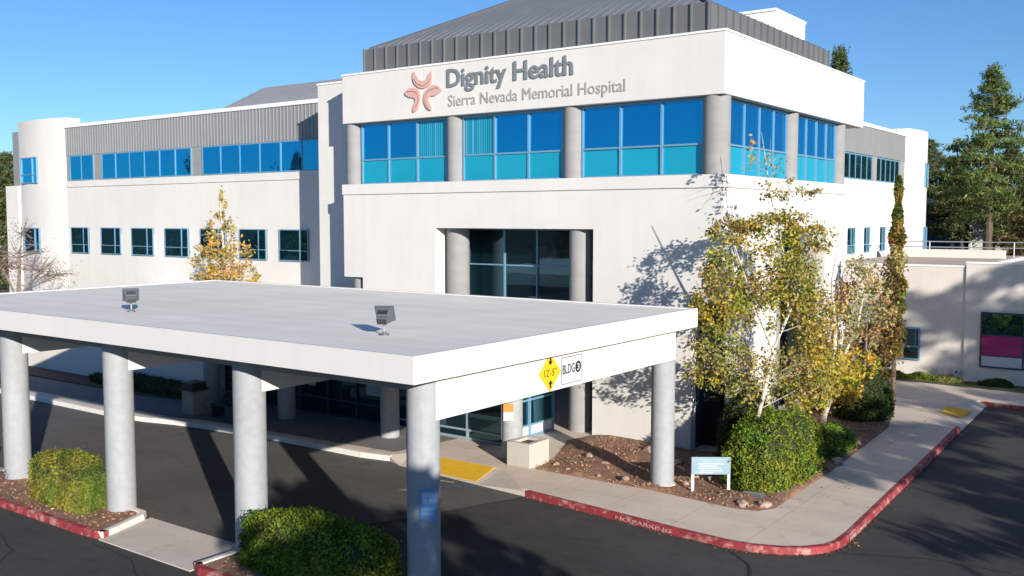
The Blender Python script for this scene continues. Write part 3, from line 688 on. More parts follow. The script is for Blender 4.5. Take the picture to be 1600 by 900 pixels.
# --- right wing
RX, RY0, RY1 = -16.0, 37.6, 62.9
rl = [(47.9, 49.5), (50.95, 52.45), (52.9 + .3, 54.7), (55.4, 56.9), (58.5, 60.0)]
rl = [(51.9, 53.6), (54.84, 56.3), (57.9, 59.4), (46.0, 47.5), (49.0, 50.4)]
mb = MB()
wall(mb, (RX, RY0), UY, NX, RY1 - RY0, 0, 9.04, [(a - RY0, b2 - RY0, 5.08, 6.5) for a, b2 in rl], .3, M['stucco'])
mb.build('wall', None, H)
mb = MB().fbox((RX, RY0), UY, NX, 0, RY1 - RY0, .001, .05, 8.72, 9.06, M['stucco']); mb.build('ledge', None, H)
for a, b2 in rl: window(H, (RX - .1, a), UY, NX, b2 - a, 5.08, 6.5, [(b2 - a) * .6], [5.55], ['glass_low', 'glass_low'], bar=.06, proud=0)
for a, b2, k in ((45.5, 50.6, 5), (51.2, 56.27, 5), (57.0, 61.85, 5)):
    W = b2 - a; window(H, (RX - .06, a), UY, NX, W, 9.07, 10.46, [W * i / k for i in range(1, k)], [], ['glass_low'], bar=.08, proud=0)
for a, b2 in ((37.6, 45.5), (50.6, 51.2), (56.27, 57.0), (61.85, 62.9)): MB().box(RX - .5, RX - .02, a, b2, 9.041, 10.469, M['concrete_col']).build('window_pier', None, H)
mb = MB().box(RX - .6, RX - .001, RY0, RY1, 10.47, 12.0, M['metal_band'])
for i in range(86):
    y = RY0 + (RY1 - RY0) * (i + .5) / 86; mb.box(RX, RX + .03, y - .02, y + .02, 10.475, 11.995)
mb.mats = [M['metal_band']]; mb.m = [0] * len(mb.f)
mb.build('metal_band', None, H)
MB().box(RX - .6, RX + .06, RY0, RY1, 12.001, 12.18, M['cap']).build('coping', None, H)
tower(-16.0, 65.6, UY, NX, 2.7, .45, 12.5, [(1.25, 1.9, 9.0, 10.5, 'glass_low'), (1.25, 1.9, 5.0, 6.45, 'glass_low')])
MB().box(-30, -16.6, 40, 62, 11.8, 12.0, M['membrane']).build('flat_roof', None, H)
MB().box(-26.5, -16.35, 36.5, 38.9, 0, 12.0, M['stucco']).build('wall', None, H)
MB().box(X1 - .9, X1 - .35, 37.2, 37.5, 0, 10.5, M['stucco']).build('wall', None, H)

# --- ground-floor entrance block under the canopy
EZ = 3.35
mb = MB().box(-30.5, -17.3, 23.25, 26.05, EZ, EZ + .25, M['stucco']); eb = mb.build('entrance_roof', None, H)
def storefront(o, u, n, W, n_b, hs, frame, rows, lab=None): return window(H, o, u, n, W, .16, EZ, [W * i / n_b for i in range(1, n_b)], hs, rows, frame=frame, bar=.07, label=lab)
storefront((-30.5, 23.3), UX, NY, 4.2, 3, [.75, 2.3], 'frame_dark', ['glass_dark'] * 3)
storefront((-26.3, 23.3), UX, NY, 4.2, 3, [.75, 2.3], 'frame_dark', ['glass_dark'] * 3)
storefront((-22.1, 23.3), UX, NY, 2.0, 2, [.45, 2.3], 'frame_light', ['glass_dark'] * 3)
storefront((-20.1, 23.3), UX, NY, 2.8, 2, [.45, 2.3], 'frame_light', ['glass_dark'] * 3)
storefront((-17.3, 23.3), UY, NX, 2.7, 2, [.55, 1.35, 2.3], 'frame', ['sign_white', 'glass_low', 'glass_low', 'glass_low'])
MB().box(-30.5, -17.35, 26.0, 26.05, 0, EZ, M['dark_inside']).build('inner_wall', None, H)
MB().box(-17.3, -15.9, 27.9, 28.0, 0, 3.4, M['dark_inside']).build('inner_wall', None, H)
# low blank wall further left in the shade
lb = MB().box(-44.5, -30.5, 23.0, 29.59, 0.0, 3.2, M['annex']).build('low_block', None, H)
MB().box(-44.6, -30.45, 22.95, 29.58, 3.201, 3.35, M['cap']).build('coping', None, lb)

# --- annex on the right
AN = thing('clinic_annex', 'single storey beige stucco annex with two blue framed windows, at the right behind the driveway', 'building', (-10, 44, 0))
mb = MB()
wall(mb, (-16.0, 44.0), UX, NY, 7.4, 0, 4.95, [(2.9, 5.65, .9, 2.32)], .3, M['annex'])
wall(mb, (-8.6, 43.92), UX, NY, 17.0, 0, 5.12, [(.62, 3.9, .84, 3.14), (5.5, 8.7, .84, 3.14)], .3, M['annex'])
mb.box(-8.6, -8.3, 44.0, 58, 0, 5.0); mb.box(8.1, 8.4, 44.0, 58, 0, 5.0)
mb.mats = [M['annex']]; mb.m = [0] * len(mb.f)
aw = mb.build('wall', None, AN)
MB().box(-16.0, -8.62, 43.97, 44.3, 4.951, 5.03, M['cap']).build('coping', None, aw)
MB().box(-8.62, 8.4, 43.89, 44.24, 5.121, 5.2, M['cap']).build('coping', None, aw)
MB().box(-15.4, 8.4, 44.3, 62, 4.6, 4.86, M['annex_roof']).build('roof', None, AN)
MB().box(-15.4, -9.3, 57.0, 57.3, 4.862, 5.3, M['annex']).build('parapet', None, AN)
window(AN, (-13.1, 43.92), UX, NY, 2.75, .9, 2.32, [.95, 1.9], [1.5], ['glass_dark', 'glass_dark'], bar=.07, proud=0, label='wide low window half hidden by the trees')
window(AN, (-7.98, 43.84), UX, NY, 3.28, .84, 3.14, [1.62], [1.35, 2.2], ['film_white', 'film_magenta', 'glass_low'], frame='frame_dark', bar=.07, proud=0, label='window with a magenta band across its glass')
window(AN, (-3.1, 43.84), UX, NY, 3.2, .84, 3.14, [1.6], [1.35, 2.2], ['film_white', 'film_magenta', 'glass_low'], frame='frame_dark', bar=.07, proud=0)

# --- sign on the fascia: emblem and two lines of lettering
SG = thing('hospital_sign', 'hospital name in raised grey letters beside a salmon figure emblem, on the white upper band', 'sign', (-19, 26.0, 10.7))
def text_mesh(name, body, parent, org, ux, uz, un, x0, x1, zbase, cap, depth, mat, bold=0.0, shear=0.0, capref='H', words=True):
    """text lying in the plane (ux, uz) at org, baseline zbase, from x0 to x1 along ux"""
    if words and ' ' in body:      # every word its own part, placed where it falls in the whole line
        def ext(s_):
            c = bpy.data.curves.new('txt', 'FONT'); c.body = s_; c.size = 1; c.offset = bold; ob = bpy.data.objects.new('txt', c); COL.objects.link(ob)
            dg = bpy.context.evaluated_depsgraph_get(); dg.update(); m_ = bpy.data.meshes.new_from_object(ob.evaluated_get(dg)); xs_ = [v.co.x for v in m_.vertices]; bpy.data.objects.remove(ob); return min(xs_), max(xs_)
        e0, e1 = ext(body); k_ = (x1 - x0) / (e1 - e0); pos = 0
        for wd_ in body.split(' '):
            i0 = body.index(wd_, pos); pos = i0 + len(wd_)
            # end of this word from the prefix, start from the word's own width
            pe = ext(body[:pos])[1]; wmin, wmax = ext(wd_)
            last = text_mesh(name, wd_, parent, org, ux, uz, un, x0 + (pe - (wmax - wmin) - e0) * k_, x0 + (pe - e0) * k_, zbase, cap, depth, mat, bold, shear, capref, False)
        return last
    def mk(s):
        c = bpy.data.curves.new('txt', 'FONT'); c.body = s; c.size = 1; c.offset = bold; c.extrude = 0.5; c.resolution_u = 3
        ob = bpy.data.objects.new('txt', c); COL.objects.link(ob); dg = bpy.context.evaluated_depsgraph_get(); dg.update()
        me_ = bpy.data.meshes.new_from_object(ob.evaluated_get(dg)); bpy.data.objects.remove(ob); return me_
    ref = mk(capref); rc = np.array([v.co[:] for v in ref.vertices]); ch = rc[:, 1].max(); bpy.data.meshes.remove(ref)
    me_ = mk(body); co = np.array([v.co[:] for v in me_.vertices])
    sx = (x1 - x0) / (co[:, 0].max() - co[:, 0].min()); sz = cap / ch
    xx = (co[:, 0] - co[:, 0].min()) * sx + x0; zz = co[:, 1] * sz + zbase; dd = (co[:, 2] + .5) * depth
    org = np.array(org); P = org + np.outer(xx, ux) + np.outer(zz, uz) + np.outer(dd, un) - np.array(world_loc(parent))
    for i, v in enumerate(me_.vertices): v.co = P[i]
    me_.name = name; me_.materials.clear(); me_.materials.append(mat)
    bm_ = bmesh.new(); bm_.from_mesh(me_); bmesh.ops.recalc_face_normals(bm_, faces=bm_.faces); bm_.to_mesh(me_); bm_.free()
    ob = bpy.data.objects.new(name, me_); COL.objects.link(ob); ob.parent = parent; return ob
AX, AY, AZ = (1, 0, 0), (0, 1, 0), (0, 0, 1)
text_mesh('title_lettering', 'Dignity Health', SG, (0, 26.055, 0), AX, AZ, (0, -1, 0), -21.74, -16.62, 11.49, .60, .045, M['letters'], bold=.014)
text_mesh('subtitle_lettering', 'Sierra Nevada Memorial Hospital', SG, (0, 26.055, 0), AX, AZ, (0, -1, 0), -21.70, -14.76, 10.83, .37, .02, M['letters2'], bold=0.0)
LG = {'top': [(-23.246, 12.171), (-23.304, 12.023), (-23.287, 11.827), (-23.157, 11.65), (-22.934, 11.535), (-22.712, 11.532), (-22.509, 11.626), (-22.416, 11.783), (-22.396, 11.973), (-22.432, 12.113), (-22.561, 11.987), (-22.654, 11.83), (-22.839, 11.763), (-23.024, 11.847), (-23.116, 11.979)] ,
'll': [(-23.689, 11.425), (-23.573, 11.543), (-23.308, 11.606), (-23.102, 11.534), (-22.954, 11.384), (-22.937, 11.189), (-22.995, 10.999), (-23.071, 10.837), (-23.26, 10.71), (-23.316, 10.797), (-23.257, 10.989), (-23.162, 11.122), (-23.217, 11.237), (-23.425, 11.252), (-23.614, 11.336)] ,
'lr': [(-21.947, 11.404), (-22.127, 11.568), (-22.344, 11.613), (-22.564, 11.548), (-22.731, 11.395), (-22.807, 11.18), (-22.753, 10.982), (-22.625, 10.808), (-22.461, 10.728), (-22.423, 10.809), (-22.532, 10.995), (-22.586, 11.136), (-22.493, 11.254), (-22.274, 11.224), (-22.092, 11.32)] ,
}
def smooth_poly(P):      # two rounds of corner cutting
    for _ in range(2):
        Q = []
        for i_ in range(len(P)):
            a = P[i_]; b2 = P[(i_ + 1) % len(P)]; Q += [(a[0] * .78 + b2[0] * .22, a[1] * .78 + b2[1] * .22), (a[0] * .22 + b2[0] * .78, a[1] * .22 + b2[1] * .78)]
        P = Q
    return P
GR = {'top': [2, 3, 4, 5, 6, 7], 'll': [1, 2, 3, 4, 5, 6, 7], 'lr': [1, 2, 3, 4, 5, 6, 7]}
for k_, raw in LG.items():
    P = smooth_poly(raw); n_p = len(P); cxp = sum(p[0] for p in P) / n_p; czp = sum(p[1] for p in P) / n_p
    mb = MB(); vs = [(p[0], 26.057, p[1]) for p in P] + [(p[0], 26.0, p[1]) for p in P]
    mb.add(vs, [tuple(range(n_p)), tuple(range(2 * n_p - 1, n_p - 1, -1))] + [(i_, n_p + i_, n_p + (i_ + 1) % n_p, (i_ + 1) % n_p) for i_ in range(n_p)], M['logo'])
    po = mb.build('emblem_petal', None, SG)
    n_r = len(raw)      # incised line that follows the outer curve of the petal
    ln = []
    for i_ in GR[k_]:
        o_ = raw[i_]; opp = min((raw[q] for q in range(9, n_r)), key=lambda r_: math.dist(r_, o_)); ln.append((o_[0] * .62 + opp[0] * .38, 25.999, o_[1] * .62 + opp[1] * .38, .017))
    MB().tube(ln, 6, M['logo_dark']).build('emblem_line', None, po, smooth=True)

# ------------------------------------------------------------------ entrance canopy
CN = thing('entrance_canopy', 'flat white entrance canopy on grey round columns in front of the hospital', 'canopy', (-20.5, 17.3, 0))
cx0, cx1, cy0, cy1 = -30.2, -10.72, 11.95, 22.72
mb = MB(); b_ = .14
mb.box(cx0, cx1, cy0, cy0 + b_, 4.24, 4.72); mb.box(cx0, cx1, cy1 - b_, cy1, 4.24, 4.72)
mb.box(cx0, cx0 + b_, cy0 + b_, cy1 - b_, 4.24, 4.72); mb.box(cx1 - b_, cx1, cy0 + b_, cy1 - b_, 4.24, 4.72)
mb.mats = [M['canopy_white']]; mb.m = [0] * len(mb.f)
fsc = mb.build('fascia', None, CN, bevel=.008)
MB().box(cx0 + b_, cx1 - b_, cy0 + b_, cy1 - b_, 4.50, 4.695, M['membrane']).build('roof_deck', None, CN)
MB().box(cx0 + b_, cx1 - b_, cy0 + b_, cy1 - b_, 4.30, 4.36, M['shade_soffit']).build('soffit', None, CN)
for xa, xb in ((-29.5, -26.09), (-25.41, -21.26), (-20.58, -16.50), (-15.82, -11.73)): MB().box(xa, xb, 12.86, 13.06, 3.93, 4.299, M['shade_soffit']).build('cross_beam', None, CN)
colx = [(-30.5, -29.84), (-25.75, 0), (-20.92, 0), (-16.16, 0), (-11.39, 0)]
for cxx in (-29.84, -25.75, -20.92, -16.16, -11.39):
    MB().box(cxx - .33, cxx + (.33 if cxx < -12 else .325), 12.93, 22.2, 3.44, 4.299, M['canopy_white']).build('beam', None, CN, bevel=.01)
def ccol(x, y, z0, r=.33):
    c_ = MB().cyl(x, y, r, z0, 4.299, 36, mat=M['column']).build('column', None, CN, smooth=True); return c_
for cxx in (-29.84, -25.75, -20.92, -16.16, -11.39): ccol(cxx, 12.93, 0.0, .335 if cxx < -12 else .30); ccol(cxx - .02, 22.2, 0.1, .30)
mb = MB().cyl(-11.41, 22.2, .36, .1, .22, 28, .34, mat=M['kerb_pale']); mb.build('column_footing', None, CN)

# signs fixed to the canopy beam (facing the side road)
bxf = -11.055
def plate(name, pts, x, th, mat, parent):
    mb = MB(); n = len(pts); vs = [(x, p[0], p[1]) for p in pts] + [(x + th, p[0], p[1]) for p in pts]
    mb.add(vs, [tuple(range(n - 1, -1, -1)), tuple(range(n, 2 * n))] + [(i, (i + 1) % n, n + (i + 1) % n, n + i) for i in range(n)], mat); return mb.build(name, None, parent)
S1 = thing('clearance_sign', 'yellow diamond clearance sign with black arrows, on the canopy beam', 'sign', (bxf, 16.48, 3.4))
cy_, cz_ = 16.48, 3.84
def diamond(r): return [(cy_ - r, cz_), (cy_, cz_ - r), (cy_ + r, cz_), (cy_, cz_ + r)]
plate('sign_panel', diamond(.40), bxf, .012, M['yellow'], S1)
ar = MB()
for sg in (1, -1):
    zt = cz_ + sg * .31; tip = cz_ + sg * .17
    ar.add([(bxf + .016, cy_ - .085, cz_ + sg * .235), (bxf + .016, cy_ + .085, cz_ + sg * .235), (bxf + .016, cy_, cz_ + sg * .15)], [(0, 1, 2)], M['black'])
    ar.box(bxf + .014, bxf + .018, cy_ - .03, cy_ + .03, min(cz_ + sg * .232, cz_ + sg * .32), max(cz_ + sg * .232, cz_ + sg * .32), M['black'])
ar.build('arrow_marks', None, S1)
text_mesh('lettering', '12\'-5"', S1, (bxf + .013, 0, 0), AY, AZ, (1, 0, 0), cy_ - .22, cy_ + .22, cz_ - .075, .15, .004, M['black'], bold=-.002)
S2 = thing('building_number_sign', 'white sign with black letters and a number in a circle, on the canopy beam', 'sign', (bxf, 17.3, 3.5))
plate('sign_panel', [(16.90, 3.52), (17.70, 3.52), (17.70, 4.10), (16.90, 4.10)], bxf, .012, M['sign_white'], S2)
text_mesh('lettering', 'BLDG', S2, (bxf + .014, 0, 0), AY, AZ, (1, 0, 0), 16.94, 17.40, 3.745, .19, .004, M['black'], bold=.006)
mb = MB(); bo = M['fixture']
mb.box(bxf + .0125, bxf + .0145, 16.90, 17.70, 4.085, 4.10, bo); mb.box(bxf + .0125, bxf + .0145, 16.90, 17.70, 3.52, 3.535, bo); mb.box(bxf + .0125, bxf + .0145, 16.90, 16.915, 3.536, 4.084, bo); mb.box(bxf + .0125, bxf + .0145, 17.685, 17.70, 3.536, 4.084, bo)
mb.build('border', None, S2)
mb = MB(); k = 24; mb.add([(bxf + .015, 17.545 + .115 * math.cos(2 * math.pi * i / k), 3.84 + .125 * math.sin(2 * math.pi * i / k)) for i in range(k)], [tuple(range(k))], M['black']); mb.build('disc_mark', None, S2)
text_mesh('lettering', '3', S2, (bxf + .016, 0, 0), AY, AZ, (1, 0, 0), 17.50, 17.59, 3.77, .14, .004, M['sign_white'], bold=.01)
S3 = thing('parking_sign', 'small blue and white parking notice strapped to the corner column', 'sign', (-11.2, 12.6, 1.6))
c_ = Vector((-11.39, 12.93)); dn = Vector((.5, -.866)).normalized(); du = Vector((.866, .5)); base = c_ + dn * .315 + du * .12
mb = MB(); mb.fbox(base, du, dn, -.12, .17, 0, .015, 1.66, 2.24, M['sign_blue']); mb.build('sign_panel', None, S3)
mb = MB()
for (a, b2, z0, z1) in ((-.09, .14, 2.12, 2.19), (-.08, .0, 1.98, 2.09), (.04, .13, 1.98, 2.09), (-.09, .14, 1.88, 1.92), (-.07, .12, 1.80, 1.83), (-.09, .14, 1.69, 1.74)): mb.fbox(base, du, dn, a, b2, .016, .019, z0, z1, M['sign_pale'])
mb.build('printed_marks', None, S3)
S4 = thing('notice_sign', 'small orange and white notice on the column behind the planter', 'sign', (-15.9, 21.9, 1.7))
c_ = Vector((-16.18, 22.2)); dn = Vector((.62, -.785)).normalized(); du = Vector((.785, .62)); base = c_ + dn * .345 - du * .12
mb = MB(); mb.fbox(base, du, dn, -.14, .14, 0, .012, 1.30, 1.78, M['sign_white']); mb.build('sign_panel', None, S4)
mb = MB(); mb.fbox(base, du, dn, -.14, .14, .013, .016, 1.56, 1.78, M['orange']); mb.build('orange_header', None, S4)

# posters on the shaded glass
for (x, z0, z1, wd, lb_, mt) in ((-25.65, .95, 1.55, .36, 'white notice sheet on the shaded entrance glass, left of the corner column', 'sign_white'), (-22.6, .9, 1.6, .75, 'bluish notice board on the shaded entrance glass near the corner column', 'sign_line')):
    p_ = MB().box(x - wd / 2, x + wd / 2, 23.235, 23.255, z0 + .2, z1 + .2, M[mt]); q_ = thing('notice_board', lb_, 'notice board', (x, 23.25, z0 + .2))
    p_.build('board', None, q_)
    mb = MB()
    for i in range(4): mb.box(x - wd * .35, x + wd * (.35 - .1 * (i % 2)), 23.230, 23.233, z0 + .3 + i * .1, z0 + .33 + i * .1, M['sign_line' if mt == 'sign_white' else 'sign_pale'])
    mb.build('printed_lines', None, q_)

# ------------------------------------------------------------------ floodlights on the canopy roof
def floodlight(x, y, yaw, tilt, label, sc=1.0):
    z0 = 4.695
    T = thing('floodlight', label, 'floodlight', (x, y, z0), 'floodlights on the canopy roof')
    MB().cyl(x, y, .10, z0 + .001, z0 + .03, 16, mat=M['fixture']).cyl(x, y, .04, z0 + .03, z0 + .07, 12, mat=M['fixture']).build('base_plate', None, T)
    MB().cyl(x, y, .022, z0 + .05, z0 + .25, 10, mat=M['steel']).build('stem', None, T)
    # body built in a local frame: b forward (lamp face), u side, w up
    f_ = Vector((math.cos(tilt) * math.cos(yaw), math.cos(tilt) * math.sin(yaw), math.sin(tilt))); s__ = Vector((-math.sin(yaw), math.cos(yaw), 0)); up_ = s__.cross(f_) * -1
    if up_.z < 0: up_ = -up_
    c0 = Vector((x, y, z0 + .24 + .17 * sc))
    def B(mb, a0, a1, s0, s1, w0, w1, s0b=None, s1b=None, w0b=None, w1b=None, mat=None):
        s0b = s0 if s0b is None else s0b; s1b = s1 if s1b is None else s1b; w0b = w0 if w0b is None else w0b; w1b = w1 if w1b is None else w1b
        P = lambda a, s, w_: tuple(c0 + f_ * a * sc + s__ * s * sc + up_ * w_ * sc)
        vs = [P(a0, s0, w0), P(a1, s0b, w0b), P(a1, s1b, w0b), P(a0, s1, w0), P(a0, s0, w1), P(a1, s0b, w1b), P(a1, s1b, w1b), P(a0, s1, w1)]
        mb.add(vs, [(0, 3, 2, 1), (4, 5, 6, 7), (0, 1, 5, 4), (1, 2, 6, 5), (2, 3, 7, 6), (3, 0, 4, 7)], mat)
    mb = MB(); B(mb, -.14, .10, -.15, .15, -.11, .11, -.22, .22, -.19, .19, mat=M['fixture']); B(mb, -.24, -.14, -.13, .13, -.09, .09, mat=M['fixture'])
    hs_ = mb.build('housing', None, T, bevel=.012)
    mb = MB(); B(mb, .10, .15, -.235, .235, -.205, .205, mat=M['fixture']); mb.build('door_frame', None, T, bevel=.006)
    mb = MB(); B(mb, .151, .158, -.20, .20, -.17, .17, mat=M['glass_dark']); mb.build('lens', None, T)
    mb = MB()
    for i in range(6): a = -.115 + i * .04; B(mb, -.255, -.235, a, a + .022, -.07, .07, mat=M['fixture_dark'])
    for i in range(5): a = -.12 + i * .05; B(mb, -.12, -.02, a, a + .03, .145, .165, -.0 + a, a + .03, .165, .185, mat=M['fixture_dark'])
    mb.build('vent_slots', None, hs_)
    mb = MB().tube([(x, y, z0 + .24, .03), tuple(c0 - up_ * .15 * sc) + (.035,)], 8, M['fixture_dark']); mb.build('bracket', None, T)
floodlight(-13.32, 13.98, R(118), R(28), 'grey square floodlight on the canopy roof, right one nearer the corner, its shadow beside it', .82)
floodlight(-21.72, 13.83, R(150), R(25), 'grey floodlight on the canopy roof, left one, seen at an angle', .82)

# ------------------------------------------------------------------ street-side objects
P_ = thing('planter', 'square beige masonry planter by the entrance column', 'planter', (-15.25, 21.9, .15))
mb = MB(); px0, px1, py0, py1, pz = -15.86, -15.08, 21.5, 22.45, .82
mb.box(px0, px1, py0, py0 + .16, .15, pz); mb.box(px0, px1, py1 - .16, py1, .15, pz); mb.box(px0, px0 + .16, py0 + .16, py1 - .16, .15, pz); mb.box(px1 - .16, px1, py0 + .16, py1 - .16, .15, pz)
mb.mats = [M['planter']]; mb.m = [0] * len(mb.f); mb.build('box', None, P_, bevel=.015)
MB().box(px0 + .16, px1 - .16, py0 + .16, py1 - .16, .16, pz - .08, M['soil']).build('soil', None, P_)

T = thing('waste_bin', 'dark lidded waste bin with pale panels on the shaded walk', 'waste bin', (-28.9, 20.75, .15))
bx_, by_ = -28.9, 20.75
MB().box(bx_ - .3, bx_ + .3, by_ - .3, by_ + .3, .151, 1.0, M['bin_stone']).build('body', None, T, bevel=.02)
mb = MB().box(bx_ - .36, bx_ + .36, by_ - .36, by_ + .36, 1.001, 1.08, M['fixture_dark']); mb.prism([(bx_ - .3, by_ - .3), (bx_ + .3, by_ - .3), (bx_ + .3, by_ + .3), (bx_ - .3, by_ + .3)], 1.08, 1.3, M['fixture_dark']); mb.build('lid', None, T, bevel=.02)
T = thing('bench', 'dark slatted bench beside the waste bin under the canopy', 'bench', (-27.2, 21.0, .15))
for sx in (-27.95, -26.45): MB().box(sx - .04, sx + .04, 20.75, 21.25, .151, .58, M['fixture_dark']).build('leg', None, T)
mb = MB(); [mb.box(-28.05, -26.35, 20.74 + i * .13, 20.84 + i * .13, .581, .62, M['fixture_dark']) for i in range(4)]; mb.build('seat', None, T)
mb = MB(); [mb.box(-28.05, -26.35, 21.27, 21.30, .68 + i * .13, .78 + i * .13, M['fixture_dark']) for i in range(3)]; [mb.box(sx - .03, sx + .03, 21.301, 21.34, .5, 1.04, M['fixture_dark']) for sx in (-27.9, -26.5)]; mb.build('backrest', None, T)

# two-post sign in the mulch
T = thing('post_sign', 'low pale blue information sign on two white posts in the mulch', 'sign', (-10.15, 22.4, .17))
a = Vector((-10.52, 22.12)); b2 = Vector((-9.79, 22.65)); u_ = (b2 - a).normalized(); n2 = Vector((u_.y, -u_.x)); L_ = (b2 - a).length
for s2 in (0, L_): MB().fbox(a, u_, n2, s2 - .035, s2 + .035, -.03, .03, .13, 1.02, M['sign_white']).build('leg', None, T)
MB().fbox(a, u_, n2, -.036, L_ + .036, .031, .055, .60, 1.04, M['sign_pale']).build('sign_panel', None, T)
mb = MB()
for (c0_, c1_, z_) in ((.12, .8, .97), (.2, .72, .925), (.12, .78, .86), (.16, .6, .80), (.12, .7, .745), (.18, .74, .685), (.14, .5, .635)): mb.fbox(a, u_, n2, c0_, c1_, .056, .059, z_, z_ + .022, M['sign_white' if z_ < .9 else 'sign_line'])
mb.build('printed_lines', None, T)

# worn kerb lettering
def kerb_text(name, s, p0, p1, z, h):
    a = Vector(p0); b2 = Vector(p1); u_ = (b2 - a).normalized(); n2 = Vector((u_.y, -u_.x))
    e_ = bpy.data.objects.new(name, None); COL.objects.link(e_); e_.location = (*a, z)
    L_ = (b2 - a).length
    ob = text_mesh('lettering', s, e_, (a.x + n2.x * .004, a.y + n2.y * .004, 0), (u_.x, u_.y, 0), AZ, (n2.x, n2.y, 0), 0, L_, z, h, .014, M['kerb_text'], bold=.02)
    return e_
tag(kerb_text('kerb_lettering', 'NO PARKING', (-11.15, 19.375), (-9.62, 19.185), .03, .085), 'worn pale stencilled lettering on the red kerb in front of the mulch bed', 'lettering')
tag(kerb_text('kerb_lettering', 'FIRE LANE', (-6.268, 21.0), (-6.31, 22.3), .03, .085), 'worn pale stencilled lettering on the red kerb past the corner, towards the driveway', 'lettering')

# valve box, wall light
T = thing('valve_box', 'pale green flat valve box lid in the mulch at the corner', 'valve box', (-9.1, 22.6, .2))
MB().box(-9.36, -8.86, 22.45, 22.75, .16, .25, M['fixture']).build('box', None, T); M['valve'] = surf('valve_green', (0.20, 0.22, 0.17), .8, .1, 6)
MB().box(-9.33, -8.89, 22.48, 22.72, .251, .27, M['valve']).build('lid', None, T)
T = thing('wall_light', 'small round white light low on the annex wall beside its corner', 'light', (-8.75, 43.9, .55))
mb = MB(); k = 16; mb.add([(-8.85 + .15 * math.cos(2 * math.pi * i / k), 43.97, .55 + .12 * math.sin(2 * math.pi * i / k)) for i in range(k)] + [(-8.85 + .12 * math.cos(2 * math.pi * i / k), 43.85, .55 + .1 * math.sin(2 * math.pi * i / k)) for i in range(k)], [tuple(range(k, 2 * k))] + [(i, (i + 1) % k, k + (i + 1) % k, k + i) for i in range(k)], M['sign_white']); mb.build('housing', None, T)
mb = MB(); mb.add([(-8.85 + .06 * math.cos(2 * math.pi * i / k), 43.846, .55 + .05 * math.sin(2 * math.pi * i / k)) for i in range(k)], [tuple(range(k))], M['fixture_dark']); mb.build('lens', None, T)

# rocks
def rock(x, y, z, s, label, seed):
    bm_ = bmesh.new(); bmesh.ops.create_icosphere(bm_, subdivisions=2, radius=1)
    for v in bm_.verts:
        k_ = 1 + .35 * mnoise.noise(v.co * 1.4 + Vector((seed * 7.1, 0, 0))) + .12 * mnoise.noise(v.co * 4 + Vector((seed, 3, 0))); v.co = Vector((v.co.x * k_ * s * 1.2, v.co.y * k_ * s * .9, v.co.z * k_ * s * .65))
    me_ = bpy.data.meshes.new('rock'); bm_.to_mesh(me_); bm_.free(); me_.materials.append(M['rock'])
    ob = bpy.data.objects.new('rock', me_); COL.objects.link(ob); ob.location = (x, y, z); ob.rotation_euler = (0, 0, seed * 1.3)
    tag(ob, label, 'rock', 'rocks scattered in the mulch bed')
RK = [(-14.65, 22.19, .08, 'small brown rock in the mulch just right of the planter'), (-14.4, 23.48, .13, 'tan rock in the mulch beside the long column shadow, nearest the planter'), (-13.54, 22.9, .12, 'tan rock halfway between planter and right column, on the shadow edge'),
      (-12.35, 21.95, .12, 'pale rock on the mulch edge just left of the right canopy column'), (-13.2, 25.0, .22, 'large orange brown rock at the foot of the front wall'), (-11.0, 23.4, .2, 'rounded tan rock behind the right canopy column, left of the post sign'),
      (-10.9, 22.5, .09, 'small rock between right column and post sign leg'), (-12.0, 24.3, .14, 'brown rock near the wall left of the right canopy column'), (-8.98, 21.6, .14, 'reddish rock at the outer corner of the mulch beside the sidewalk, left of two'),
      (-8.52, 21.85, .14, 'reddish rock at the outer corner of the mulch beside the sidewalk, right of two'), (-8.45, 27.0, .17, 'tan rock at the mulch edge between the two green shrubs'), (-8.7, 29.6, .13, 'small pale rock behind the low green shrub'),
      (-9.7, 22.05, .08, 'small rock under the post sign'), (-10.7, 23.3, .15, 'brown rock directly behind the post sign panel'), (-14.1, 21.9, .06, 'tiny rock near the sidewalk right of the planter'), (-13.1, 21.85, .06, 'tiny dark rock near the sidewalk between planter and column')]
for i, (x, y, s, lb_) in enumerate(RK): rock(x, y, .2 + s * .2, s, lb_, i + 1)

# roof railing
T = thing('railing', 'thin grey metal railing along the annex roof, below the conifer', 'railing', (-9, 57.15, 4.9))
mb = MB()
for z_ in (5.42, 5.72): mb.tube([(-15.2, 57.15, z_, .03), (8, 57.15, z_, .03)], 6, M['steel'])
mb.build('rail', None, T)
for i in range(12): MB().tube([(-15.2 + i * 2.1, 57.15, 4.86, .03), (-15.2 + i * 2.1, 57.15, 5.72, .03)], 6, M['steel']).build('post', None, T)

# building beyond
FB = thing('far_building', 'building with its shaded side coloured dark, a pale roof and white annexe, behind the big conifer', 'building', (-19, 91, 4))
MB().box(-34, -18.2, 90.3, 104, 2, 8.3, M['far_shade']).build('wall', None, FB)
MB().box(-34.4, -17.6, 89.8, 104.4, 8.31, 8.75, M['far_roof']).build('roof', None, FB)
MB().box(-17.8, -9, 91.5, 104, 2, 6.6, M['far_white']).build('side_wall', None, FB)
MB().box(-18.1, -8.7, 91.2, 104.3, 6.61, 6.8, M['far_roof']).build('side_roof', None, FB)
for x in (-31, -27.5, -24, -20.5): MB().box(x, x + 2.2, 90.24, 90.29, 4.6, 6.4, M['glass_dark']).build('window', None, FB)
for x in (-16.6, -14.6, -12.6): MB().box(x, x + .9, 91.44, 91.49, 3.6, 5.6, M['glass_dark']).build('window', None, FB)
F2 = thing('far_house', 'brown roofed low building far off at the left edge, below the pines', 'building', (-112, 62, 0))
MB().box(-125, -104, 56, 70, 0, 5.5, M['annex']).build('wall', None, F2)
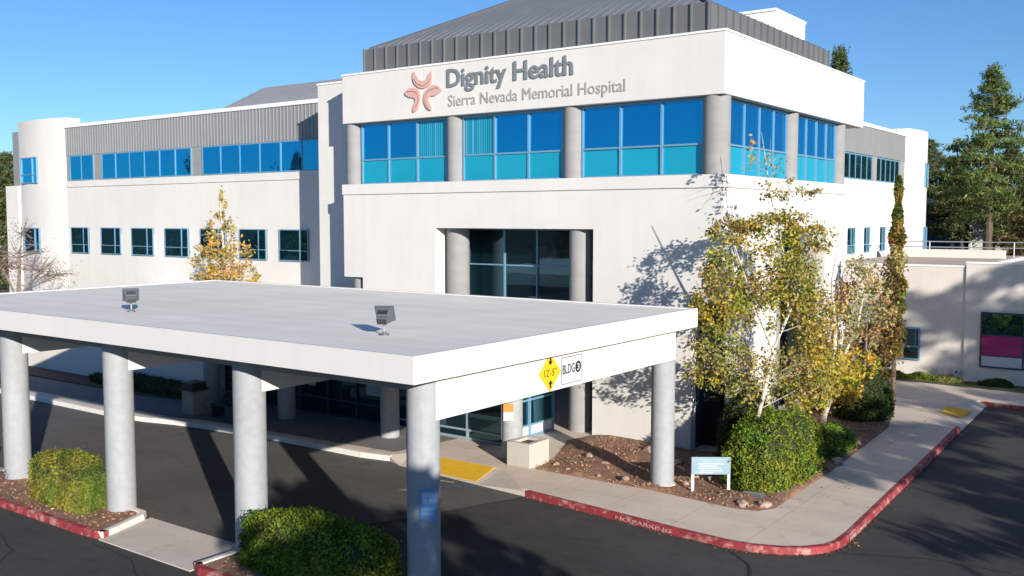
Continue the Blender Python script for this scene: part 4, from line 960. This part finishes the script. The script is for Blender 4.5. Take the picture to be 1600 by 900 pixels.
M['brown_roof'] = surf('brown_roof', (0.20, 0.11, 0.08), .9, .1, .5)
mb = MB(); mb.add([(-126, 55, 5.5), (-103, 55, 5.5), (-103, 71, 5.5), (-126, 71, 5.5), (-126, 63, 8.4), (-103, 63, 8.4)], [(0, 1, 5, 4), (2, 3, 4, 5), (1, 2, 5), (3, 0, 4), (3, 2, 1, 0)], M['brown_roof']); mb.build('roof', None, F2)

# ------------------------------------------------------------------ vegetation
def clump_leaves(cl, size, rng, sub=0.30, per=9):
    Cs = []; Ms = []
    for (x, y, z, rx, rz_, n, mi) in cl:
        k = max(5, n // (per * 3))
        d = rng.normal(size=(k, 3)); d /= np.linalg.norm(d, axis=1, keepdims=True); rr = rng.uniform(.25, 1.05, (k, 1)) ** .6
        sc_ = d * rr * np.array([rx, rx, rz_])
        idx = rng.integers(0, k, n)
        sg = rng.uniform(.45, 1.1, (k, 1))[idx]; off_ = rng.normal(size=(n, 3)) * np.array([rx, rx, rz_]) * sub * .62 * sg; off_[:, 2] -= np.abs(rng.normal(size=n)) * rz_ * .16
        P = sc_[idx] + off_ + np.array([x, y, z])
        Cs.append(P); Ms.append(np.full(n, mi))
    return np.concatenate(Cs), np.concatenate(Ms)

def nearest_on(trunks, p):
    best = None
    for tr in trunks:
        for i in range(len(tr) - 1):
            for t_ in (0, .25, .5, .75):
                q = [tr[i][j] + (tr[i + 1][j] - tr[i][j]) * t_ for j in range(4)]
                d = math.dist(q[:3], p[:3]) + max(0, q[2] - p[2] + .2) * 3
                if best is None or d < best[0]: best = (d, q)
    return best[1]

def broadleaf(name, label, cat, trunks, clumps, mats, bark, leaf, twigs=5, seed=1, group=None, root=None, per=9, dens=1.0, twig_r=.005, sub=.3, limb_r=.02, twig_mat=None):
    rng = np.random.default_rng(seed); rr = random.Random(seed)
    base = root or tuple(trunks[0][0][:3])
    T = thing(name, label, cat, base, group)
    mb = MB()
    for tr in trunks: mb.tube(tr, 8, bark)
    for c in clumps:
        q = nearest_on(trunks, c)
        c0 = Vector(q[:3]); c1 = Vector(c[:3]); r0 = min(q[3] * .5, limb_r)
        mid = (c0 + c1) / 2 + Vector((rr.uniform(-.1, .1), rr.uniform(-.1, .1), rr.uniform(0, .15)))
        mb.tube([(*c0, r0), (*mid, r0 * .7), (*c1, r0 * .4)], 5, twig_mat or bark)
        for k in range(twigs):
            d = Vector((rr.gauss(0, 1), rr.gauss(0, 1), rr.gauss(.3, 1))).normalized()
            e_ = c1 + Vector((d.x * c[3], d.y * c[3], d.z * c[4])) * rr.uniform(.7, 1.25)
            m_ = (mid if k % 2 else c1).lerp(e_, .5) + Vector((rr.uniform(-.06, .06),) * 3)
            mb.tube([(*(mid if k % 2 else c1), r0 * .4 + .003), (*m_, twig_r), (*e_, twig_r * .5)], 4, twig_mat or bark)
    mb.build('trunk', None, T, smooth=True)
    cl = [(*c[:5], max(4, int(c[5] * dens)), c[6]) for c in clumps]
    Cc, Mi = clump_leaves(cl, leaf, rng, sub, per)
    if len(mats) > 2:
        sw = rng.uniform(0, 1, len(Mi)); Mi = np.where((sw < .22) & (Mi < 3), 1, np.where((sw > .90) & (Mi < 2), 3, Mi))
    card_mesh('crown', Cc, rng.uniform(leaf * .6, leaf * 1.15, len(Cc)), mats, Mi, parent=T, rng=rng)
    return T

birch1 = [(-9.39,25.49,7.75,0.8,0.36,75,2),(-10.52,24.56,6.68,0.65,0.38,260,0),(-9.74,25.39,6.85,0.86,0.45,420,0),(-9.14,26.17,6.46,0.63,0.42,260,0),(-10.69,24.09,5.58,0.58,0.71,430,0),(-10.65,23.79,4.67,0.71,0.64,480,0),(-10.03,25.00,4.79,0.83,0.79,420,0),(-9.33,25.80,5.29,0.83,0.97,700,0),(-8.93,26.24,4.14,0.70,0.96,600,0),(-10.75,23.88,3.64,0.78,0.58,300,1),(-10.02,24.60,3.02,1.02,0.75,320,1),(-9.18,25.81,2.77,0.80,0.77,420,1),(-10.12,25.03,8.5,0.68,0.68,40,2),(-11.0,24.0,3.0,.6,.5,180,0),(-9.0,26.6,3.1,.7,.6,260,3),(-8.95,26.9,2.3,.6,.5,200,0),(-10.6,25.1,2.5,.6,.45,160,1),(-9.9,25.2,6.0,.6,.5,160,0),(-10.1,25.0,5.2,.7,.6,160,1)]
t1 = [(-9.75, 24.1, .15, .095), (-9.73,24.18,1.52,0.085),(-9.64,24.58,2.45,0.075),(-9.58,24.96,3.48,0.070)]
t1a = [(-9.58,24.96,3.48,0.060),(-9.89,24.81,4.29,0.050),(-10.15,24.69,5.06,0.045),(-10.50,24.53,6.17,0.030),(-10.97,24.32,7.70,0.012)]
t1b = [(-9.58,24.96,3.48,0.060),(-9.36,25.45,4.44,0.050),(-9.56,25.57,5.98,0.040),(-9.87,25.36,7.53,0.025),(-10.12,25.22,9.3,0.008)]
t1c = [(-9.48,25.33,4.01,0.050),(-9.12,25.84,5.29,0.035),(-8.94,26.23,6.84,0.016)]
MX = [M['leaf_olive'], M['leaf_mix'], M['leaf_pale'], M['leaf_yellow'], M['leaf_brown']]
t1, t1a, t1b, t1c = [[(*p[:3], p[3] * .68) for p in q_] for q_ in (t1, t1a, t1b, t1c)]
broadleaf('birch_tree', 'tall birch with pale forked trunk and olive leaves, at the corner behind the big shrub', 'tree', [t1, t1a, t1b, t1c], birch1, MX, M['bark_white'], .058, 10, 3, 'trees along the side wall', dens=3.3, twig_mat=M['bark_twig'])
birch2 = [(-9.73,32.42,4.82,0.88,0.97,420,2),(-9.15,33.13,3.85,0.64,0.98,300,2),(-10.07,32.07,3.67,0.71,0.84,300,2),(-10.02,30.74,2.25,0.85,0.73,520,3),(-9.57,31.02,1.74,0.61,0.53,300,3),(-10.31,29.85,1.59,0.68,0.56,300,3),(-9.46,32.40,2.41,0.67,0.50,260,3)]
t2 = [(-10.05, 30.5, .15, .09), (-10.02,30.60,0.73,0.080),(-9.83,30.82,1.54,0.075),(-10.01,31.46,3.31,0.060),(-10.33,31.99,4.93,0.040),(-10.21,32.19,6.18,0.012)]
t2b = [(-9.83,30.85,1.94,0.050),(-9.59,32.40,3.46,0.040),(-9.40,32.68,5.13,0.018)]
broadleaf('birch_tree', 'birch with bright yellow lower leaves and pale dry top, middle of the side wall', 'tree', [t2, t2b], birch2, MX, M['bark_white'], .07, 6, 4, 'trees along the side wall', dens=3.0, twig_mat=M['bark_grey'])
tree3 = [(-9.31,35.20,4.80,0.40,0.89,300,4),(-9.32,35.06,3.24,0.54,0.98,420,4),(-9.63,34.73,2.12,0.67,0.58,260,4),(-10.00,34.55,3.01,0.54,0.67,160,4),(-9.2,35.3,5.6,.35,.5,90,2)]
t3 = [(-10.2, 33.5, .15, .085), (-10.19,33.57,0.55,0.080),(-9.96,33.96,1.74,0.070),(-9.56,34.90,3.46,0.050),(-9.33,35.23,5.24,0.030),(-9.26,35.36,6.13,0.010)]
t3b = [(-9.95, 33.3, .15, .06), (-9.75, 33.9, 1.9, .05), (-9.9, 34.6, 3.6, .02)]
broadleaf('birch_tree', 'thin tree with sparse brown leaves, farthest along the side wall beside the narrow cypress', 'tree', [t3, t3b], tree3, MX, M['bark_grey'], .07, 6, 5, 'trees along the side wall', dens=3.0)

# narrow cypress
T = thing('cypress_tree', 'very narrow green columnar cypress with a reddish patch, against the right wing', 'tree', (-9.45, 36.4, .15))
MB().tube([(-9.45, 36.4, .15, .09), (-9.47, 36.45, 4.5, .06), (-9.53, 36.6, 8.5, .02)], 8, M['bark']).build('trunk', None, T)
rg = np.random.default_rng(8); n = 5200; zz = 2.0 + 6.5 * rg.uniform(0, 1, n) ** 1.0; fr = (zz - 2) / 6.5
rad = np.where(fr < .1, .3, .42 * (1 - fr) ** .55 + .05) * (0.75 + .35 * np.sin(zz * 5.2) * np.sin(zz * 2.1 + 1)); th = rg.uniform(0, 2 * np.pi, n); q = rad * rg.uniform(.55, 1.05, n)
Cc = np.stack([-9.47 + q * np.cos(th), 36.5 + q * np.sin(th), zz], 1)
mi = np.where((zz > 5.6) & (zz < 6.3) & (np.sin(th * 2) > -.2), 1, np.where(rg.uniform(0, 1, n) < .05, 1, 0))
card_mesh('crown', Cc, rg.uniform(.05, .11, n), [M['leaf_cyp'], M['leaf_red']], mi, parent=T, rng=rg)

# golden tree and the bare tree in front of the left wing
gold = [(-35.08,26.58,7.58,0.44,0.77,130,0),(-34.92,26.59,6.34,0.72,0.72,300,0),(-35.32,26.20,5.24,0.83,0.72,360,0),(-34.43,26.86,5.38,0.77,0.77,360,0),(-34.84,26.49,4.55,1.27,0.61,480,0),(-33.73,27.30,4.55,0.66,0.39,120,0),(-34.8,26.5,3.6,1.6,.6,400,0)]
tg = [(-34.58,26.27,0.15,0.10),(-34.61,26.49,2.63,0.080),(-34.77,26.62,5.38,0.060),(-35.07,26.66,8.40,0.012)]
broadleaf('small_tree', 'narrow golden autumn tree against the left wing, behind the canopy', 'tree', [tg], gold, [M['leaf_gold']], M['bark_white'], .085, 7, 6, dens=1.5, twig_r=.01, limb_r=.025)
bare = [(-49.9, 25.4, 5.2, 1.6, .9, 110, 0), (-50.8, 25.2, 4.6, 1.2, .7, 90, 0), (-48.6, 25.9, 4.4, 1.3, .7, 90, 0), (-49.7, 25.6, 6.3, .7, .7, 40, 0), (-51.6, 24.7, 4.2, 1.1, .6, 60, 0), (-47.6, 26.3, 4.1, 1.0, .5, 50, 0)]
tb = [(-49.8,25.0,0.15,0.15),(-49.84,25.33,2.78,0.11),(-49.84,25.44,4.09,0.08),(-49.85,25.68,6.6,0.015)]
tb2 = [(-49.84,25.33,2.78,0.07),(-50.9, 25.2, 4.3, .05), (-51.9, 24.9, 5.2, .015)]; tb3 = [(-49.84,25.33,2.9,0.07),(-48.7, 25.9, 4.2, .05), (-47.6, 26.2, 5.0, .015)]
M['leaf_dry'] = leafmat('leaf_dry', [(0.24, 0.13, 0.10), (0.36, 0.22, 0.17), (0.16, 0.10, 0.08)])
broadleaf('small_tree', 'nearly bare reddish brown tree at the left edge, in front of the rounded tower', 'tree', [tb, tb2, tb3], bare, [M['leaf_dry']], M['bark_grey'], .05, 34, 9, dens=2.6, twig_r=.014, sub=.5, per=3)

# clipped hedges
def hedge(name, label, x0, x1, y0, y1, z0, z1, n, leaf, mat, seed, rot=0.0, pw=3.2, group=None, rough=.11, cat='shrub'):
    n = int(n * 1.9); leaf = leaf * .74
    rg = np.random.default_rng(seed); cx, cy, cz = (x0 + x1) / 2, (y0 + y1) / 2, z0; a, b2, c = (x1 - x0) / 2, (y1 - y0) / 2, z1 - z0
    T = thing(name, label, cat, (cx, cy, z0), group)
    def sup(d, s):   # superellipsoid, lower half squared to the ground
        k = (np.abs(d[:, 0]) ** pw + np.abs(d[:, 1]) ** pw + np.abs(np.where(d[:, 2] > 0, d[:, 2], d[:, 2] * .35)) ** pw) ** (-1 / pw)
        p = d * k[:, None]
        nz = np.array([mnoise.noise(Vector(q) * 2.1 + Vector((seed, 0, 0))) for q in (p * np.array([a, b2, c]))])
        p = p * (1 + rough * nz[:, None] * 1.6) * s
        return p
    d = rg.normal(size=(n, 3)); d[:, 2] = np.abs(d[:, 2]) * 1.0 - .35; d /= np.linalg.norm(d, axis=1, keepdims=True)
    p = sup(d, rg.uniform(.86, 1.05, n)[:, None])
    gp = np.array([mnoise.noise(Vector(q) * 3.3 + Vector((seed * 2.3, 5, 0))) for q in (p * np.array([a, b2, c]))]); keep = gp < .30 + rg.uniform(0, .35, n)
    p = p[keep]; n = len(p); st_ = rg.uniform(0, 1, n) < .02; p[st_] *= 1.07
    nr = np.sign(p) * np.abs(p) ** (pw - 1); nr /= np.linalg.norm(nr, axis=1, keepdims=True) + 1e-6
    P = p * np.array([a, b2, c]) * np.array([1, 1, 1]); P[:, 2] = np.where(P[:, 2] < 0, rg.uniform(.0, .55, n) * c, P[:, 2])
    # sides: spread leaves over the height
    P = P + np.array([cx, cy, cz])
    Rm = np.array([[math.cos(rot), -math.sin(rot), 0], [math.sin(rot), math.cos(rot), 0], [0, 0, 1]])
    P = (P - [cx, cy, cz]) @ Rm.T + [cx, cy, cz]; nr = nr @ Rm.T
    nr = nr + np.array([0, 0, .35])
    card_mesh('foliage', P, rg.uniform(leaf * .6, leaf * 1.3, n), [mat], normal=nr, jitter=1.25, aspect=.55, parent=T, rng=rg)
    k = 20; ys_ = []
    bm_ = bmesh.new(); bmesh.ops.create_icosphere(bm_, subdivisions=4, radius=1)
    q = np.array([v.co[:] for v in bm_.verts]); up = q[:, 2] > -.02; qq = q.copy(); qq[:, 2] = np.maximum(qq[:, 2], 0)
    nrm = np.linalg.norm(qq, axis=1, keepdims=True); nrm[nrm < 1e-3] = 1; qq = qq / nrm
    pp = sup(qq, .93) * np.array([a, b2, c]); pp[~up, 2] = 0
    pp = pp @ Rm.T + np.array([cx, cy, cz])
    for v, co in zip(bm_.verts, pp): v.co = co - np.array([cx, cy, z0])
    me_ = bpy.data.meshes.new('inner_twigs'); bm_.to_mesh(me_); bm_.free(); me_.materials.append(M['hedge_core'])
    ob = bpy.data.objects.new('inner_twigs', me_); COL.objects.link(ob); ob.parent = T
    return T
hedge('clipped_shrub', 'large bright green clipped shrub at the sidewalk corner beside the post sign', -10.35, -8.5, 22.75, 26.6, .16, 1.85, 15000, .052, M['leaf_hedge'], 21, pw=3.0)
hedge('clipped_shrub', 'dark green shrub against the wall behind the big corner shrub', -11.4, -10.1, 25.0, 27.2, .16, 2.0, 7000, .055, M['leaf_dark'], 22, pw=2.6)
hedge('clipped_shrub', 'low bright green shrub just behind the big corner shrub', -9.7, -8.6, 27.3, 29.6, .16, .85, 5000, .052, M['leaf_hedge'], 23, pw=2.6)
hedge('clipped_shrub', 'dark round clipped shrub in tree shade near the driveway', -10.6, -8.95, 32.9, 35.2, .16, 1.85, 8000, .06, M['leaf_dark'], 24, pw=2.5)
hedge('clipped_shrub', 'rounded olive green hedge in the island between the two left canopy columns', -23.55, -21.2, 12.0, 12.95, .12, 1.30, 14000, .05, M['leaf_hedge_y'], 25, pw=4.5, rough=.06)
hedge('clipped_shrub', 'square clipped hedge beside the corner column, its near side in deep shade', -15.45, -11.9, 12.05, 13.0, .12, 1.28, 20000, .05, M['leaf_hedge'], 26, pw=5, rough=.07)
hedge('clipped_shrub', 'green hedge cut off by the left edge of the photo, left of the first column', -29.4, -26.9, 11.75, 12.9, .12, 1.5, 7000, .05, M['leaf_hedge_y'], 27, pw=3.4)
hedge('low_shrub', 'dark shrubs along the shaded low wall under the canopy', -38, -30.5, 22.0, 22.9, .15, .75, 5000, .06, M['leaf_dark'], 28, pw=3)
for i, (x, lb_, mt) in enumerate(((-11.3, 'yellowish groundcover tuft at the annex wall, nearest the trees', 'leaf_hedge_y'), (-10.1, 'low green tuft at the annex wall under the left window', 'leaf_hedge'), (-9.1, 'dry low tuft at the annex wall beside the small wall light', 'leaf_mix'), (-7.2, 'dark low tuft below the magenta window', 'leaf_dark'))):
    hedge('low_shrub', lb_, x - .65, x + .6, 43.0, 43.65, .15, .5, 1800, .05, M[mt], 40 + i, pw=2.2, group='low plants along the annex wall')

broadleaf('low_shrub', 'thin twiggy bare plant beside the leftmost canopy column', 'shrub', [[(-24.9, 11.9, .12, .012), (-24.95, 11.9, .9, .006)]], [(-24.95, 11.9, .75, .28, .3, 14, 0), (-24.8, 11.95, .5, .25, .2, 10, 0)], [M['leaf_dry']], M['bark_grey'], .03, 9, 77, twig_r=.006)
# conifers
def conifer(name, label, x, y, z0, h, Rr, mat, seed, group=None, low=.12, lean=0.0, dens=1.0, tuft=.22, bark='bark', sp=.5, pwr=.75, gap=.0):
    rr = random.Random(seed); rg = np.random.default_rng(seed)
    T = thing(name, label, 'tree', (x, y, z0), group)
    mb = MB(); tx = lambda z: x + lean * z / h
    mb.tube([(tx(z), y, z0 + z, .022 * h * (1 - z / h) * .9 + .02) for z in [h * i / 8 for i in range(9)]], 8, M[bark])
    Cs = []; Sz = []; Nm = []
    z = h * low
    while z < h * .985:
        f_ = z / h; L0 = Rr * ((1 - f_) ** pwr) * (1.0 if f_ > low + .1 else .75)
        nb = rr.randint(4, 6)
        for k in range(nb):
            if rr.random() < gap: continue
            a = rr.uniform(0, 2 * math.pi); L_ = L0 * rr.uniform(.6, 1.15) + .15; dr = rr.uniform(-.05, .28) - (.25 if f_ > .75 else 0)
            ca, sa = math.cos(a), math.sin(a)
            p1 = (tx(z) + ca * L_, y + sa * L_, z0 + z - dr * L_ * .9 + .12 * L_)
            mid = (tx(z) + ca * L_ * .55, y + sa * L_ * .55, z0 + z - dr * L_ * .55)
            mb.tube([(tx(z), y, z0 + z, .018 * L_ + .01), (*mid, .012 * L_ + .006), (*p1, .006)], 4, M[bark])
            m_ = max(3, int(L_ / .20 * 3.2 * dens))
            t_ = rg.uniform(.18, 1.05, m_); 
            bw = .26 * L_ * (1 - t_ * .7) + .10
            px_ = tx(z) + ca * L_ * t_; py_ = y + sa * L_ * t_; pz_ = z0 + z + (p1[2] - z0 - z) * t_ ** 1.3
            side = rg.normal(size=m_) * bw
            Cs.append(np.stack([px_ - sa * side, py_ + ca * side, pz_ + rg.normal(size=m_) * .10 - np.abs(side) * .12], 1)); Sz.append(rg.uniform(.6, 1.25, m_) * tuft)
            Nm.append(np.tile([ca * .3, sa * .3, 1.0], (m_, 1)))
        z += sp * rr.uniform(.6, 1.2) * (.45 + .55 * (1 - f_))
    mb.build('trunk', None, T, smooth=True)
    Cc = np.concatenate(Cs); Ss = np.concatenate(Sz); Nn = np.concatenate(Nm)
    # every tuft: three crossed blades
    Cc = np.repeat(Cc, 4, 0) + rg.normal(size=(len(Cc) * 4, 3)) * tuft * .45; Ss = np.repeat(Ss, 4) * rg.uniform(.6, 1.1, len(Cc)); Nn = np.repeat(Nn, 4, 0)
    card_mesh('crown', Cc, Ss, [mat], normal=Nn, jitter=1.3, aspect=.20, parent=T, rng=rg)
    return T
G_ = 'conifers behind the annex'
conifer('conifer_tree', 'big full green conifer rising above the annex roof at the right', -12.7, 71.5, 4.0, 13.2, 5.4, M['needle'], 51, G_, low=.24, dens=1.5, tuft=.20, sp=.50, pwr=.88, gap=.14)
conifer('conifer_tree', 'thin topped conifer peeking out behind the upper right corner of the hospital block', -24.35, 76.1, 0, 20.3, 3.2, M['needle_far'], 52, None, low=.3, dens=1.1, tuft=.24, sp=.55, pwr=.75, gap=.06)
for i, (x, y, h, r_, lb_, mt) in enumerate([(-17.6, 84, 8.9, 3.8, 'dark conifer just right of the right wing tower', 'needle_far'), (-22.5, 96, 11.2, 4.0, 'distant dark conifer behind the right wing tower', 'needle_far'), (-8.6, 74, 9.5, 4.2, 'dense dark conifer right of the big one, cut by the photo edge', 'needle'), (-9.0, 66, 6.4, 3.2, 'low reddish brown conifer under the big one at the right edge', 'needle_warm'), (-14.8, 92, 10.0, 3.8, 'distant conifer whose tip shows left of the big one', 'needle_far'), (-5.5, 80, 11.5, 4.6, 'tall dark conifer outside the right edge of the photo', 'needle_far')]):
    conifer('conifer_tree', lb_, x, y, 3.0, h, r_, M[mt], 60 + i, G_, low=.30 if i in (0, 4) else .08, dens=1.1, tuft=.24, sp=.5, pwr=.6)
for i, (x, y, h, r_, lb_, mt) in enumerate([(-97, 48.5, 13.5, 3.2, 'dark pine at the left edge, tallest of the group beside the tower', 'needle_far'), (-101, 53, 11.0, 3.4, 'brownish pine behind the tallest one at the left edge', 'needle_warm'), (-94, 43, 9.0, 3.0, 'short brownish conifer lowest in the group at the left edge', 'needle_warm'), (-106, 58, 12.0, 3.6, 'farthest pine of the group at the left edge', 'needle_far')]):
    conifer('conifer_tree', lb_, x, y, 0.0, h, r_, M[mt], 80 + i, 'pines beyond the left tower', low=.05, dens=.9, tuft=.30, sp=.7, pwr=.55)

# trees standing outside the frame on the right and behind: they throw the shadows and show in the glass
def shade_tree(name, label, x, y, h, blobs, seed, leaf=.11, mat='leaf_dark', group='trees across the road, outside the photo'):
    trunk = [(x, y, 0, .16), (x + .1, y, h * .35, .13), (x, y + .1, h * .7, .08), (x, y, h * .92, .03)]
    broadleaf(name, label, 'tree', [trunk], blobs, [M[mat]], M['bark'], leaf, 5, seed, group, dens=1.0, sub=.35)
B3 = []
rr = random.Random(5)
for i in range(44):      # crown spread across the sun's path, domed on top
    u_s = rr.uniform(-1, 1); s_o = 3.3 * u_s; dd = rr.uniform(-1.6, 1.6)
    top = 8.05 - 3.2 * max(0.0, (u_s + .25)) ** 1.5 - 1.2 * max(0.0, -u_s - .55)
    zc = rr.uniform(2.2, top - .35) if i > 12 else top - .4
    B3.append((7.5 + s_o * .518 - dd * .855, 2.7 + s_o * .855 + dd * .518, zc, rr.uniform(.6, .95), rr.uniform(.3, .5), 300, 0))
shade_tree('street_tree', 'leafy tree near the viewpoint, outside the photo, shading the corner column', 7.5, 2.7, 7.9, B3, 91, .15)
B4 = []
for i in range(84):
    a = rr.uniform(0, 6.28); q = rr.uniform(.1, 1) * 5.4; zc = rr.uniform(3.2, 7.7)
    B4.append((13.5 + q * math.cos(a) * .7, 17.5 + q * math.sin(a) * 1.25, zc, rr.uniform(.7, 1.3), rr.uniform(.25, .5), 240, 0))
shade_tree('street_tree', 'broad leafy tree across the side road, outside the photo', 13.5, 17.5, 8.2, B4, 92, .15)
B5 = []
for i in range(52):
    a = rr.uniform(0, 6.28); q = rr.uniform(.1, 1) * 3.4; zc = rr.uniform(6.0, 13.6)
    B5.append((20.2 + q * math.cos(a), 27.5 + q * math.sin(a) * 1.2, zc, rr.uniform(.8, 1.5), rr.uniform(.3, .55), 300, 0))
shade_tree('street_tree', 'tall leafy tree farther along the side road, outside the photo', 20.2, 27.5, 14.2, B5, 93, .16)
B6 = []
for i in range(30):
    a = rr.uniform(0, 6.28); q = rr.uniform(.1, 1) * 3.0; zc = rr.uniform(3.5, 9.0)
    B6.append((14.6 + q * math.cos(a), 24.0 + q * math.sin(a) * 1.2, zc, rr.uniform(.7, 1.3), rr.uniform(.25, .45), 230, 0))
shade_tree('street_tree', 'middle leafy tree across the side road, outside the photo', 14.6, 24.0, 9.6, B6, 94, .15)
for i, (x, y, h, r_) in enumerate([(-92, -8, 15, 4.2), (-86, -22, 13, 4.0), (-100, -28, 16, 4.4), (-78, -34, 12, 3.8), (-96, 6, 10, 3.5), (-66, -48, 15, 4.4), (-45, -55, 14, 4.2)]):
    conifer('conifer_tree', 'conifer across the car park, outside the photo, mirrored in the glass', x, y, 0, h, r_, M['needle_far'], 100 + i, 'conifers across the car park', low=.08, dens=.5, tuft=.5, sp=.9, pwr=.6)
for i, (x, y, h, r_) in enumerate([(38, 75, 17, 4.5), (46, 62, 14, 4.2), (55, 84, 19, 5.0), (33, 92, 13, 4.0)]):
    conifer('conifer_tree', 'conifer beyond the side road, outside the photo, mirrored in the side glass', x, y, 0, h, r_, M['needle_far'], 120 + i, 'conifers beyond the side road', low=.08, dens=.5, tuft=.5, sp=.9, pwr=.6)
